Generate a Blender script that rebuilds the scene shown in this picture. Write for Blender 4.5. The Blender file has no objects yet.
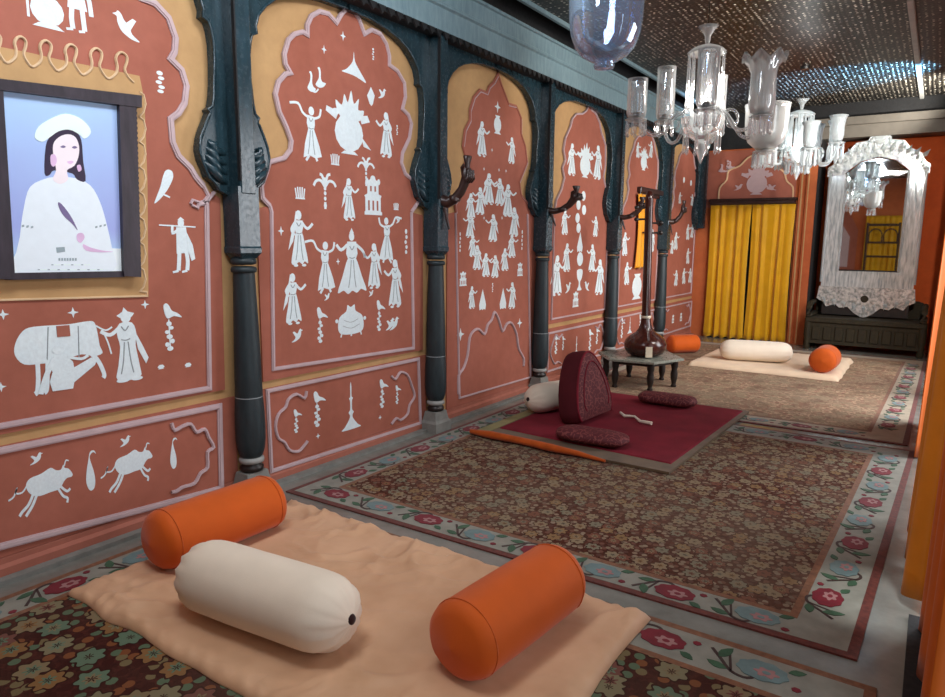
import bpy, bmesh, math, random
from mathutils import Vector, Matrix, noise
random.seed(7)
S = bpy.context.scene
COL = S.collection
PI = math.pi

# ------------------------------------------------------------------ camera geometry (used to survey wall / floor points)
CW, CH, CF = 945.0, 697.0, 685.0
CAM = Vector((3.1905, 0.0, 1.45))
RX = Vector((0.82935167, 0.55863116, 0.01034545))     # camera right in world
RY = Vector((-0.09499979, 0.12274318, 0.98788114))    # camera up
RZ = Vector((0.55059135, -0.82028369, 0.15486711))    # camera back
def ray(px, py):
    return RX*(px-CW/2) + RY*(CH/2-py) - RZ*CF
def WX(px, py, X=0.0):
    r = ray(px, py); return CAM + r*((X-CAM.x)/r.x)
def FZ(px, py, z=0.0):
    r = ray(px, py); return CAM + r*((z-CAM.z)/r.z)
def EY(px, py, Y):
    r = ray(px, py); return CAM + r*((Y-CAM.y)/r.y)
def yz(px, py, X=0.012):
    p = WX(px, py, X); return (p.y, p.z)

# ------------------------------------------------------------------ materials
MATS = {}
def srgb(c):
    return tuple(((v/255)/12.92 if v/255 <= 0.04045 else ((v/255+0.055)/1.055)**2.4) for v in c) + (1,)
class NT:
    def __init__(s, name):
        s.m = bpy.data.materials.new(name); s.m.use_nodes = True
        s.t = s.m.node_tree; s.t.nodes.clear()
        s.out = s.n('ShaderNodeOutputMaterial')
    def n(s, typ, **kw):
        nd = s.t.nodes.new(typ)
        for k, v in kw.items():
            if k.startswith('_'): setattr(nd, k[1:], v)
            else: nd.inputs[k.replace('_', ' ')].default_value = v
        return nd
    def l(s, a, b): s.t.links.new(a, b)
    def coord(s, scale=1.0):
        g = s.n('ShaderNodeTexCoord'); return g.outputs['Object']
    def math(s, op, a, b=None):
        nd = s.n('ShaderNodeMath', _operation=op)
        for i, v in enumerate((a, b)):
            if v is None: continue
            if isinstance(v, (int, float)): nd.inputs[i].default_value = v
            else: s.l(v, nd.inputs[i])
        return nd.outputs[0]
    def mix(s, f, a, b, mode='MIX'):
        nd = s.n('ShaderNodeMix', _data_type='RGBA', _blend_type=mode)
        for i, v in ((0, f), (6, a), (7, b)):
            if isinstance(v, (int, float)): nd.inputs[i].default_value = v
            elif isinstance(v, tuple): nd.inputs[i].default_value = v
            else: s.l(v, nd.inputs[i])
        return nd.outputs[2]
    def ramp(s, f, stops, interp='LINEAR'):
        nd = s.n('ShaderNodeValToRGB'); cr = nd.color_ramp; cr.interpolation = interp
        while len(cr.elements) < len(stops): cr.elements.new(0.5)
        for e, (p, c) in zip(cr.elements, stops): e.position = p; e.color = c
        s.l(f, nd.inputs[0]); return nd.outputs[0]
    def noise(s, vec, scale, detail=4, rough=0.55):
        nd = s.n('ShaderNodeTexNoise', Scale=scale, Detail=detail, Roughness=rough)
        s.l(vec, nd.inputs['Vector']); return nd.outputs['Fac']
    def bsdf(s, color, rough=0.6, metal=0.0, spec=0.5, bump=None, bstr=0.2, bdist=0.01, sheen=0, coat=0):
        p = s.n('ShaderNodeBsdfPrincipled')
        p.inputs['Roughness'].default_value = rough if isinstance(rough, (int, float)) else 0.5
        if not isinstance(rough, (int, float)): s.l(rough, p.inputs['Roughness'])
        p.inputs['Metallic'].default_value = metal; p.inputs['Specular IOR Level'].default_value = spec
        p.inputs['Sheen Weight'].default_value = sheen; p.inputs['Coat Weight'].default_value = coat
        if isinstance(color, tuple): p.inputs['Base Color'].default_value = color
        else: s.l(color, p.inputs['Base Color'])
        if bump is not None:
            b = s.n('ShaderNodeBump', Strength=bstr, Distance=bdist); s.l(bump, b.inputs['Height']); s.l(b.outputs[0], p.inputs['Normal'])
        s.l(p.outputs[0], s.out.inputs[0]); return p

def plain(name, c, rough=0.6, var=0.12, scale=9.0, metal=0, spec=0.5, bump=0.0, sheen=0, coat=0, fine=None):
    t = NT(name); v = t.coord(); f = t.noise(v, scale, 5)
    lin = srgb(c)
    lo = tuple(x*(1-var) for x in lin[:3])+(1,); hi = tuple(min(1, x*(1+var)) for x in lin[:3])+(1,)
    col = t.ramp(f, [(0.3, lo), (0.7, hi)])
    h = t.noise(v, fine or scale*8, 3) if bump else None
    t.bsdf(col, rough, metal, spec, h, bump, sheen=sheen, coat=coat)
    MATS[name] = t.m; return t.m

def plaster(name, c, c2, rough=0.75):
    t = NT(name); v = t.coord()
    f1 = t.noise(v, 1.6, 5, 0.6); f2 = t.noise(v, 14, 4)
    col = t.mix(t.ramp(f1, [(0.35, (0, 0, 0, 1)), (0.7, (1, 1, 1, 1))]), srgb(c), srgb(c2))
    col = t.mix(0.16, col, t.ramp(f2, [(0.3, (0.35, 0.3, 0.3, 1)), (0.7, (1, 1, 1, 1))]), 'MULTIPLY')
    t.bsdf(col, rough, spec=0.35, bump=f2, bstr=0.12); MATS[name] = t.m; return t.m

plaster('ochre', (198, 158, 108), (186, 146, 98))
plaster('terra', (174, 103, 84), (160, 92, 72))
plaster('terra_dado', (176, 108, 90), (164, 98, 80))
plaster('moulding', (206, 182, 184), (192, 168, 170))
plaster('lime', (232, 244, 246), (222, 236, 240), 0.7)
plain('lime_line', (150, 158, 160), 0.8)
plaster('wall_orange', (196, 108, 62), (182, 92, 50))
plaster('wall_red', (212, 92, 30), (194, 76, 22))
plaster('cream_line', (226, 196, 158), (214, 182, 140))
def painted_wood(name, a, b, rough=0.35):
    t = NT(name); v = t.coord(); mp = t.n('ShaderNodeMapping'); mp.inputs['Scale'].default_value = (6, 6, 1.2); t.l(v, mp.inputs[0])
    f = t.noise(mp.outputs[0], 5, 6, 0.65); f2 = t.noise(v, 45, 3)
    col = t.ramp(f, [(0.3, srgb(a)), (0.72, srgb(b))])
    t.bsdf(col, t.ramp(f2, [(0.3, (rough-.05,)*3+(1,)), (0.7, (rough+.07,)*3+(1,))]), spec=0.5, bump=f, bstr=0.07); MATS[name] = t.m
painted_wood('teal', (24, 43, 49), (42, 66, 75), 0.24)
painted_wood('teal_shaft', (22, 34, 38), (38, 52, 56), 0.5)
painted_wood('teal_beam', (104, 130, 138), (134, 158, 164), 0.42)
painted_wood('dark_gap', (10, 11, 13), (18, 20, 22), 0.7)  # near-black wood; in the gaps it also stands in for shade
painted_wood('darkwood', (38, 24, 22), (62, 38, 32), 0.35)
painted_wood('framewood', (34, 28, 36), (58, 48, 58), 0.4)
painted_wood('blackwood', (22, 18, 17), (38, 30, 26), 0.4)
painted_wood('benchwood', (28, 22, 7), (50, 40, 12), 0.75)
painted_wood('tabletop', (116, 120, 112), (146, 148, 136), 0.28)
painted_wood('tanwood', (46, 20, 16), (78, 36, 28), 0.18)
plain('stone', (126, 126, 120), 0.7, 0.2, 12, bump=.2)
plain('ringwhite', (150, 151, 147), 0.6)
plain('bone', (216, 204, 180), 0.4)
plain('rope', (60, 50, 40), 0.8)
plain('endbeam', (98, 93, 84), 0.6)
plain('steel', (120, 120, 118), 0.3, metal=1)
def cloth(name, c, rough=0.8, var=0.1, scale=5, sheen=0.15, weave=260, bstr=0.15):
    t = NT(name); v = t.coord(); f = t.noise(v, scale, 4)
    lin = srgb(c); lo = tuple(x*(1-var) for x in lin[:3])+(1,); hi = tuple(min(1, x*(1+var)) for x in lin[:3])+(1,)
    t.bsdf(t.ramp(f, [(0.3, lo), (0.7, hi)]), rough, spec=0.25, bump=t.noise(v, weave, 2), bstr=bstr, bdist=0.002, sheen=sheen); MATS[name] = t.m
cloth('orange_cloth', (200, 86, 12), 0.7, 0.08)
cloth('orange_seam', (192, 82, 14), 0.7, 0.08)
cloth('cream_cloth', (230, 216, 196), 0.75, 0.05)
t = NT('peach_cloth'); v = t.coord(); w_ = t.n('ShaderNodeTexNoise', Scale=2.5, Detail=3.0); t.l(v, w_.inputs['Vector'])
dv = t.n('ShaderNodeVectorMath', _operation='MULTIPLY_ADD'); t.l(w_.outputs['Color'], dv.inputs[0]); dv.inputs[1].default_value = (.5, .5, .5); t.l(v, dv.inputs[2])
r1 = t.n('ShaderNodeTexNoise', Scale=2.6, Detail=2.0); t.l(dv.outputs[0], r1.inputs['Vector'])
cr = t.math('ABSOLUTE', t.math('SUBTRACT', r1.outputs['Fac'], .5)); cr = t.ramp(cr, [(0.0, (0, 0, 0, 1)), (.12, (1, 1, 1, 1))])
t.bsdf(t.mix(.06, t.ramp(t.noise(v, 5), [(.3, srgb((202, 158, 122))), (.7, srgb((214, 172, 136)))]), cr, 'MULTIPLY'), .55, spec=.35, bump=cr, bstr=.22, bdist=.012, sheen=.1); MATS['peach_cloth'] = t.m
cloth('mattress_cloth', (226, 200, 170), 0.7, 0.06)
cloth('hole', (44, 20, 18), 0.9)
cloth('yellow_cloth', (214, 158, 8), 0.55, 0.08, sheen=.3)
cloth('yellow_cloth_b', (226, 150, 6), 0.55, 0.08, sheen=.3)
cloth('orange_curtain', (206, 96, 6), 0.7, 0.1)
cloth('amber_curtain', (214, 128, 10), 0.7, 0.1)
cloth('maroon', (116, 28, 42), 0.85, 0.2, sheen=0)
cloth('maroon_dark', (78, 20, 28), 0.85, 0.15, sheen=0)
cloth('olive_border', (98, 80, 60), 0.85, 0.25, 8)
cloth('orange_edging', (178, 78, 18), 0.75, 0.2, 12)
cloth('greenish', (128, 122, 74), 0.8, .3, 6)
def brocade(name, base, thread):
    t = NT(name); v = t.coord(); vo = t.n('ShaderNodeTexVoronoi', Scale=26.0, _feature='DISTANCE_TO_EDGE'); t.l(v, vo.inputs['Vector'])
    f = t.noise(v, 40, 3)
    k = t.math('MULTIPLY', t.math('LESS_THAN', vo.outputs[0], 0.07), t.math('GREATER_THAN', f, 0.45))
    t.bsdf(t.mix(k, srgb(base), srgb(thread)), 0.75, sheen=0, bump=f, bstr=.2, bdist=.004); MATS[name] = t.m
brocade('brocade', (86, 24, 32), (126, 62, 60))

# floor marble
t = NT('floor_stone'); v = t.coord(); f = t.noise(v, 3.0, 6, 0.65)
t.bsdf(t.ramp(f, [(0.3, srgb((104, 103, 96))), (0.7, srgb((138, 138, 131)))]), 0.2, spec=.5); MATS['floor_stone'] = t.m

def rug_field(name, ground, cols, scale, small, fade, petal=0.12):
    """knotted flowers: cells with petalled heads over a dark ground, small sprigs between"""
    t = NT(name); v = t.coord()
    nz = t.n('ShaderNodeTexNoise', Scale=scale*2.2, Detail=2.0); t.l(v, nz.inputs['Vector'])
    dv = t.n('ShaderNodeVectorMath', _operation='MULTIPLY_ADD'); t.l(nz.outputs['Color'], dv.inputs[0])
    dv.inputs[1].default_value = (petal/scale*2.0,)*3; t.l(v, dv.inputs[2])
    vo = t.n('ShaderNodeTexVoronoi', Scale=scale, Randomness=0.8, _voronoi_dimensions='2D'); t.l(dv.outputs[0], vo.inputs['Vector'])
    sep = t.n('ShaderNodeSeparateColor'); t.l(vo.outputs['Color'], sep.inputs[0])
    pal = t.ramp(sep.outputs[0], [(i/len(cols), srgb(c)) for i, c in enumerate(cols)], 'CONSTANT')
    pal2 = t.ramp(sep.outputs[1], [(i/len(cols), srgb(c)) for i, c in enumerate(cols[::-1])], 'CONSTANT')
    # petals: angular modulation about the cell centre
    sub = t.n('ShaderNodeVectorMath', _operation='SUBTRACT'); t.l(dv.outputs[0], sub.inputs[0]); t.l(vo.outputs['Position'], sub.inputs[1])
    sx = t.n('ShaderNodeSeparateXYZ'); t.l(sub.outputs[0], sx.inputs[0])
    ang = t.math('ARCTAN2', sx.outputs[1], sx.outputs[0])
    pet = t.math('MULTIPLY', t.math('SINE', t.math('MULTIPLY', ang, 7.0)), 0.055)
    d = t.math('ADD', vo.outputs['Distance'], pet)
    g = t.noise(v, 60, 3)
    base = t.ramp(g, [(0.3, srgb(ground)), (0.7, srgb(tuple(min(255, int(c*1.5)) for c in ground)))])
    vs = t.n('ShaderNodeTexVoronoi', Scale=scale*3.1, _voronoi_dimensions='2D'); t.l(v, vs.inputs['Vector'])
    ss = t.n('ShaderNodeSeparateColor'); t.l(vs.outputs['Color'], ss.inputs[0])
    spal = t.ramp(ss.outputs[0], [(i/len(small), srgb(c)) for i, c in enumerate(small)], 'CONSTANT')
    c1 = t.mix(t.math('LESS_THAN', vs.outputs['Distance'], 0.42), base, spal)
    c2 = t.mix(t.math('LESS_THAN', d, 0.40), c1, srgb(ground))
    c3 = t.mix(t.math('LESS_THAN', d, 0.34), c2, pal)
    c4 = t.mix(t.math('LESS_THAN', d, 0.15), c3, pal2)
    c5 = t.mix(t.math('LESS_THAN', d, 0.06), c4, srgb(ground))
    ft = t.noise(v, 1.3, 3)
    lg = t.noise(v, 3.6, 4, .6)
    if fade > .3: c5 = t.mix(t.math('MULTIPLY', t.ramp(lg, [(.5, (0, 0, 0, 1)), (.66, (1, 1, 1, 1))]), .5), c5, srgb((74, 32, 32)))
    c6 = t.mix(t.math('MULTIPLY', t.ramp(ft, [(0.35, (0, 0, 0, 1)), (0.7, (1, 1, 1, 1))]), fade), c5, srgb((126, 113, 96)))
    t.bsdf(c6, 0.95, spec=.1, bump=t.noise(v, 300, 2), bstr=.3, bdist=.003); MATS[name] = t.m
rug_field('field_near', (50, 24, 20), [(120, 112, 86), (92, 110, 90), (126, 92, 58), (100, 116, 96), (122, 106, 80), (108, 68, 60)], 7.0,
          [(110, 96, 68), (84, 100, 78), (58, 26, 22), (116, 70, 44), (58, 26, 22)], 0.15, .07)
rug_field('field_mid', (60, 33, 25), [(134, 116, 92), (112, 70, 56), (130, 102, 72), (118, 112, 94), (134, 118, 94)], 10.5,
          [(136, 118, 100), (106, 72, 60), (86, 58, 50), (128, 110, 92), (112, 94, 80)], 0.3)
rug_field('field_far', (132, 110, 90), [(160, 138, 112), (144, 110, 92), (152, 134, 108), (146, 124, 102)], 7.0,
          [(156, 134, 110), (138, 100, 86), (132, 110, 90), (146, 122, 100)], 0.5)
cloth('border_cream', (130, 129, 118), 0.95, 0.15, 12)
cloth('border_far', (150, 138, 118), 0.95, 0.15, 12)
cloth('guard_red', (92, 42, 34), 0.95, 0.35, 40)
cloth('guard_orange', (116, 76, 52), 0.95, 0.3, 40)
cloth('fl_crimson', (106, 15, 31), 0.95, 0.2, 20)
cloth('fl_blue', (98, 120, 120), 0.95, 0.15, 20)
cloth('fl_pink', (150, 108, 106), 0.95, 0.1, 20)
cloth('fl_leaf', (50, 82, 58), 0.95, 0.25, 20)
cloth('fl_stem', (58, 40, 36), 0.95, 0.2, 20)

# ceiling: dark gilded paper with rows of small silvery dots
t = NT('ceiling_paper'); v = t.coord()
vo = t.n('ShaderNodeTexVoronoi', Scale=21.0, Randomness=0.4, _voronoi_dimensions='2D'); t.l(v, vo.inputs['Vector'])
vo2 = t.n('ShaderNodeTexVoronoi', Scale=34.0, Randomness=0.7, _voronoi_dimensions='2D'); t.l(v, vo2.inputs['Vector'])
k = t.math('LESS_THAN', vo.outputs['Distance'], 0.2); k2 = t.math('LESS_THAN', vo2.outputs['Distance'], 0.2)
sp = t.n('ShaderNodeSeparateColor'); t.l(vo2.outputs['Color'], sp.inputs[0])
k2 = t.math('MULTIPLY', k2, sp.outputs[0])
c = t.mix(k2, srgb((11, 10, 9)), srgb((84, 76, 62)))
sp1 = t.n('ShaderNodeSeparateColor'); t.l(vo.outputs['Color'], sp1.inputs[0])
c = t.mix(t.math('MULTIPLY', k, t.math('POWER', sp1.outputs[0], 2.0)), c, srgb((255, 246, 226)))
b = t.n('ShaderNodeBump', Strength=.25, Distance=.004); t.l(vo.outputs['Distance'], b.inputs['Height'])
p = t.bsdf(c, 0.38, spec=.35, metal=0.0); t.l(b.outputs[0], p.inputs['Normal']); MATS['ceiling_paper'] = t.m

def glass(name, tint=(1, 1, 1), white=0.18, clear=0.62, rough=0.03):
    """thin blown glass: see-through body, fresnel gloss, milky edge"""
    t = NT(name)
    tr = t.n('ShaderNodeBsdfTransparent', Color=tint+(1,)); gl = t.n('ShaderNodeBsdfGlossy', Color=(1, 1, 1, 1), Roughness=rough)
    df = t.n('ShaderNodeBsdfDiffuse', Color=(.92*tint[0], .95*tint[1], .95*tint[2], 1)); tl = t.n('ShaderNodeBsdfTranslucent', Color=(.9*tint[0], .93*tint[1], .94*tint[2], 1))
    a = t.n('ShaderNodeAddShader')
    m0 = t.n('ShaderNodeMixShader', Fac=.5); t.l(df.outputs[0], m0.inputs[1]); t.l(tl.outputs[0], m0.inputs[2])
    lw = t.n('ShaderNodeLayerWeight', Blend=0.35)
    fac = t.math('MINIMUM', t.math('ADD', white, t.math('MULTIPLY', lw.outputs['Facing'], 1-clear)), 0.95)
    m1 = t.n('ShaderNodeMixShader'); t.l(fac, m1.inputs[0]); t.l(tr.outputs[0], m1.inputs[1]); t.l(m0.outputs[0], m1.inputs[2])
    m2 = t.n('ShaderNodeMixShader'); t.l(t.math('ADD', 0.05, t.math('MULTIPLY', lw.outputs['Fresnel'], .6)), m2.inputs[0])
    t.l(m1.outputs[0], m2.inputs[1]); t.l(gl.outputs[0], m2.inputs[2]); t.l(m2.outputs[0], t.out.inputs[0])
    t.t.nodes.remove(a); MATS[name] = t.m
glass('glass', (1, 1, 1), .16, .42)
glass('glass_frost', (1, 1, .99), .36, .45, .06)
glass('glass_bright', (.95, .99, 1), .62, .45, .05)
glass('glass_blue', (.82, .9, 1), .07, .7)
t = NT('mirror_glass'); t.bsdf((.86, .9, .9, 1), 0.02, 1.0); MATS['mirror_glass'] = t.m
t = NT('mirror_etched'); v = t.coord(); f = t.noise(v, 26, 4, .6)
t.bsdf(t.ramp(f, [(0.35, srgb((150, 162, 162))), (0.62, srgb((246, 250, 248)))]), .12, .5, bump=f, bstr=.55, bdist=.012); MATS['mirror_etched'] = t.m
t = NT('mirror_border'); v = t.coord(); mp = t.n('ShaderNodeMapping'); mp.inputs['Scale'].default_value = (22, 4, 3); t.l(v, mp.inputs[0]); f = t.noise(mp.outputs[0], 1.6, 4, .6)
t.bsdf(t.ramp(f, [(0.35, srgb((168, 180, 184))), (0.62, srgb((236, 244, 246)))]), .1, .35, bump=f, bstr=.2, bdist=.01); MATS['mirror_border'] = t.m

# portrait print
t = NT('print_sky'); v = t.coord(); sx = t.n('ShaderNodeSeparateXYZ'); t.l(v, sx.inputs[0]); f = t.noise(v, 3, 3)
g = t.math('ADD', t.math('MULTIPLY', t.math('SUBTRACT', sx.outputs[2], 1.2), 1.15), t.math('MULTIPLY', t.math('SUBTRACT', f, .5), .3))
t.bsdf(t.ramp(g, [(0.1, srgb((190, 224, 250))), (0.35, srgb((164, 176, 232))), (1, srgb((178, 212, 248)))]), .25); MATS['print_sky'] = t.m
plain('print_white', (240, 250, 252), .3, .03); plain('print_skin', (248, 236, 240), .3, .03); plain('print_hair', (52, 42, 66), .3)
plain('print_hat', (236, 252, 244), .3, .02); plain('print_pink', (226, 190, 224), .3); plain('print_bird', (122, 108, 150), .3)
plain('print_grey', (150, 166, 172), .3); plain('print_dress', (236, 246, 252), .3, .02, 30)

# ------------------------------------------------------------------ mesh builder
class MB:
    def __init__(s): s.v = []; s.f = []; s.mi = []; s.sm = []; s.mats = []; s.cur = 0; s.M = None
    def mat(s, name):
        if name not in s.mats: s.mats.append(name)
        s.cur = s.mats.index(name); return s
    def add(s, vs, fs, smooth=False):
        o = len(s.v)
        for p in vs:
            p = Vector(p); s.v.append(s.M @ p if s.M else p)
        for f in fs: s.f.append([i+o for i in f]); s.mi.append(s.cur); s.sm.append(smooth)
        return s
    def box(s, a, b):
        x0, y0, z0 = a; x1, y1, z1 = b
        vs = [(x0, y0, z0), (x1, y0, z0), (x1, y1, z0), (x0, y1, z0), (x0, y0, z1), (x1, y0, z1), (x1, y1, z1), (x0, y1, z1)]
        return s.add(vs, [(0, 3, 2, 1), (4, 5, 6, 7), (0, 1, 5, 4), (1, 2, 6, 5), (2, 3, 7, 6), (3, 0, 4, 7)])
    def cbox(s, a, b, c=0.01):
        """box with chamfered vertical edges and top/bottom edges"""
        (x0, y0, z0), (x1, y1, z1) = a, b
        def ring(i, z): return [(x0+i+c, y0+i, z), (x1-i-c, y0+i, z), (x1-i, y0+i+c, z), (x1-i, y1-i-c, z), (x1-i-c, y1-i, z), (x0+i+c, y1-i, z), (x0+i, y1-i-c, z), (x0+i, y0+i+c, z)]
        return s.loft([ring(c, z0), ring(0, z0+c), ring(0, z1-c), ring(c, z1)])
    def loft(s, rings, closed=True, caps=True, smooth=False):
        n = len(rings[0]); vs = [p for r in rings for p in r]; fs = []
        for i in range(len(rings)-1):
            for j in range(n if closed else n-1):
                k = (j+1) % n
                fs.append((i*n+j, i*n+k, (i+1)*n+k, (i+1)*n+j))
        s.add(vs, fs, smooth)
        if caps and closed:
            s.add(rings[0], [tuple(range(n))[::-1]]); s.add(rings[-1], [tuple(range(n))])
        return s
    def lathe(s, prof, n=20, c=(0, 0, 0), smooth=True, caps=True, lobes=0, amp=0.0):
        rings = []
        for r, z in prof:
            rings.append([(c[0]+r*(1+amp*math.cos(lobes*2*PI*k/n))*math.cos(2*PI*k/n), c[1]+r*(1+amp*math.cos(lobes*2*PI*k/n))*math.sin(2*PI*k/n), c[2]+z) for k in range(n)])
        return s.loft(rings, True, caps, smooth)
    def tube(s, pts, r, n=8, smooth=True, caps=True):
        pts = [Vector(p) for p in pts]; rings = []
        rr = r if isinstance(r, (list, tuple)) else [r]*len(pts)
        up = Vector((0, 0, 1))
        for i, p in enumerate(pts):
            d = (pts[min(i+1, len(pts)-1)]-pts[max(i-1, 0)]).normalized()
            a = d.cross(up)
            if a.length < 0.05: a = d.cross(Vector((1, 0, 0)))
            a.normalize(); b = d.cross(a)
            rings.append([p+(a*math.cos(2*PI*k/n)+b*math.sin(2*PI*k/n))*rr[i] for k in range(n)])
        return s.loft(rings, True, caps, smooth)
    def prism_x(s, poly, x0, x1):
        """polygon of (y,z) extruded from x0 to x1"""
        a = sum(poly[i][0]*poly[(i+1) % len(poly)][1]-poly[(i+1) % len(poly)][0]*poly[i][1] for i in range(len(poly)))
        if a < 0: poly = poly[::-1]
        n = len(poly)
        vs = [(x0, y, z) for y, z in poly]+[(x1, y, z) for y, z in poly]
        fs = [tuple(range(n, 2*n)), tuple(range(n))[::-1]]+[(i, (i+1) % n, n+(i+1) % n, n+i) for i in range(n)]
        return s.add(vs, fs)
    def prism_y(s, poly, y0, y1):
        n = len(poly)
        vs = [(x, y0, z) for x, z in poly]+[(x, y1, z) for x, z in poly]
        fs = [tuple(range(n)), tuple(range(n, 2*n))[::-1]]+[(i, n+i, n+(i+1) % n, (i+1) % n) for i in range(n)]
        return s.add(vs, fs)
    def prism_z(s, poly, z0, z1):
        n = len(poly)
        vs = [(x, y, z0) for x, y in poly]+[(x, y, z1) for x, y in poly]
        fs = [tuple(range(n, 2*n)), tuple(range(n))[::-1]]+[(i, (i+1) % n, n+(i+1) % n, n+i) for i in range(n)]
        return s.add(vs, fs)
    def ribbon(s, pts, w, plane, a0, a1, closed=False):
        """band of width w along a 2-D polyline, extruded a0..a1 on the third axis ('x','y','z')"""
        n = len(pts); L = []; R = []
        for i in range(n):
            p = Vector(pts[i]); q0 = Vector(pts[(i-1) % n] if closed else pts[max(i-1, 0)]); q1 = Vector(pts[(i+1) % n] if closed else pts[min(i+1, n-1)])
            d0 = (p-q0); d1 = (q1-p)
            if d0.length < 1e-6: d0 = d1
            if d1.length < 1e-6: d1 = d0
            d0.normalize(); d1.normalize(); t_ = d0+d1
            if t_.length < 1e-3: t_ = d0
            t_.normalize(); nn = Vector((-t_.y, t_.x)); k = max(0.55, nn.dot(Vector((-d0.y, d0.x))))
            L.append(p+nn*(w/2/k)); R.append(p-nn*(w/2/k))
        def P(u, a): return {'x': (a, u[0], u[1]), 'y': (u[0], a, u[1]), 'z': (u[0], u[1], a)}[plane]
        rings = [[P(L[i], a0), P(L[i], a1), P(R[i], a1), P(R[i], a0)] for i in range(n)]
        if closed: rings.append(rings[0])
        return s.loft(rings, True, not closed)
    def build(s, name, parent=None, mat=None, loc=None):
        me = bpy.data.meshes.new(name); me.from_pydata([tuple(p) for p in s.v], [], s.f)
        ms = s.mats or [mat]
        for m in ms: me.materials.append(MATS[m])
        if s.mats: me.polygons.foreach_set('material_index', s.mi)
        me.polygons.foreach_set('use_smooth', s.sm)
        bm = bmesh.new(); bm.from_mesh(me); bmesh.ops.recalc_face_normals(bm, faces=bm.faces); bm.to_mesh(me); bm.free()
        me.update()
        o = bpy.data.objects.new(name, me); COL.objects.link(o)
        if parent: o.parent = parent
        if loc: o.location = loc
        return o

def empty(name, loc=(0, 0, 0), rz=0.0):
    o = bpy.data.objects.new(name, None); COL.objects.link(o); o.location = loc; o.rotation_euler = (0, 0, rz); o.empty_display_size = .1; return o
def tag(o, label, cat, group=None):
    o['label'] = label; o['category'] = cat
    if group: o['group'] = group
    return o
def struct(o): o['kind'] = 'structure'; return o
def copy_tree(o, parent=None):
    c = o.copy(); COL.objects.link(c)
    if parent: c.parent = parent
    for ch in list(o.children): copy_tree(ch, c)
    return c
def smooth_poly(pts, n=6, closed=False):
    """Catmull-Rom through 2-D points"""
    P = [Vector(p) for p in pts]; out = []; m = len(P)
    for i in range(m if closed else m-1):
        g = (lambda k: P[k % m]) if closed else (lambda k: P[max(0, min(m-1, k))])
        a, b, c, d = g(i-1), g(i), g(i+1), g(i+2)
        for k in range(n):
            u = k/n; out.append(0.5*((2*b)+(c-a)*u+(2*a-5*b+4*c-d)*u*u+(3*b-a-3*c+d)*u**3))
    if not closed: out.append(P[-1])
    return [tuple(p) for p in out]

# ------------------------------------------------------------------ setting: shell
YB, YE, YD, XR, ZC = -1.6, 11.4, 11.0, 3.42, 3.36
WB, WT = 0.0, 3.36
floor = struct(MB().box((-.3, YB-.3, -.12), (5.2, YE+.3, 0)).build('floor', mat='floor_stone'))
wl = struct(MB().box((-.25, YB-.2, 0), (0, YE+.2, 3.62)).build('wall_left', mat='ochre'))
b = MB().mat('wall_orange').box((0, YD, 0), (1.69, YE+.2, 3.6)); b.mat('wall_red').box((1.69, YE, 0), (XR+.3, YE+.2, 3.6))
we = struct(b.build('wall_end'))
ceil = struct(MB().box((.27, YB-.2, ZC), (5.2, YE+.2, ZC+.12)).build('ceiling', mat='ceiling_paper'))
struct(MB().box((-.2, YB, 3.5), (.30, YE, 3.62)).build('ceiling_recess', mat='dark_gap'))  # painted near-black for the deep shade between beam and ceiling
struct(MB().box((.255, YB, 3.325), (.285, YE, 3.5)).build('trim_1', mat='teal_beam'))
# long beam above the arches: fascia boards and a row of pointed dentils
b = MB().mat('teal_beam').prism_y([(0, 2.9), (.165, 2.9), (.165, 3.05), (.185, 3.06), (.185, 3.08), (.17, 3.09), (.17, 3.2), (.19, 3.205), (.19, 3.225), (0, 3.225)], YB, YE)
b.mat('dark_gap').box((.02, YB, 2.875), (.155, YE, 2.905))
y = YB
while y < YE:
    b.add([(.157, y, 2.9), (.157, y+.075, 2.9), (.157, y+.0375, 2.85), (.172, y, 2.9), (.172, y+.075, 2.9), (.172, y+.0375, 2.85)], [(0, 2, 1), (3, 4, 5), (0, 3, 5, 2), (1, 2, 5, 4), (0, 1, 4, 3)])
    y += .085
struct(b.build('beam_left'))
struct(MB().box((-.02, YB, 3.2), (.012, YE, 3.5)).build('gap_shade_strip', mat='dark_gap'))  # dark strip on the wall above the beam, shade put in as colour
# dado and skirting
b = MB().mat('terra_dado').prism_y([(0, 0), (.028, 0), (.028, .055), (.014, .07), (.014, .095), (0, .1)], YB, YE)
struct(b.build('trim_3'))
struct(MB().box((.028, YB, 0), (.075, YE, .022)).build('baseboard_left', mat='stone'))
# end of the room: overhead beam, pier with vertical mouldings
b = MB().mat('dark_gap').box((0, YD-.06, 2.85), (1.5, YD+.01, 3.4)).mat('endbeam').box((1.3, YD-.10, 2.9), (XR, YD+.3, 3.06)).mat('endbeam').box((1.3, YD-.18, 3.06), (XR, YD+.3, 3.16)).mat('dark_gap').box((1.3, YD-.1, 3.16), (XR, YE, 3.4))
struct(b.build('beam_end'))
b = MB().mat('wall_orange').box((1.45, YD-.05, 0), (1.55, YD+.01, 2.9)).box((1.55, YD-.1, 0), (1.68, YD+.01, 2.9)).mat('ochre').box((1.475, YD-.06, .02), (1.495, YD-.04, 2.88)).box((1.57, YD-.11, .02), (1.585, YD-.09, 2.88)).mat('dark_gap').box((1.68, YD-.08, 0), (1.715, YE, 2.9))  # the dark strip on the pier's right is painted shade
struct(b.build('trim_4'))

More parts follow.
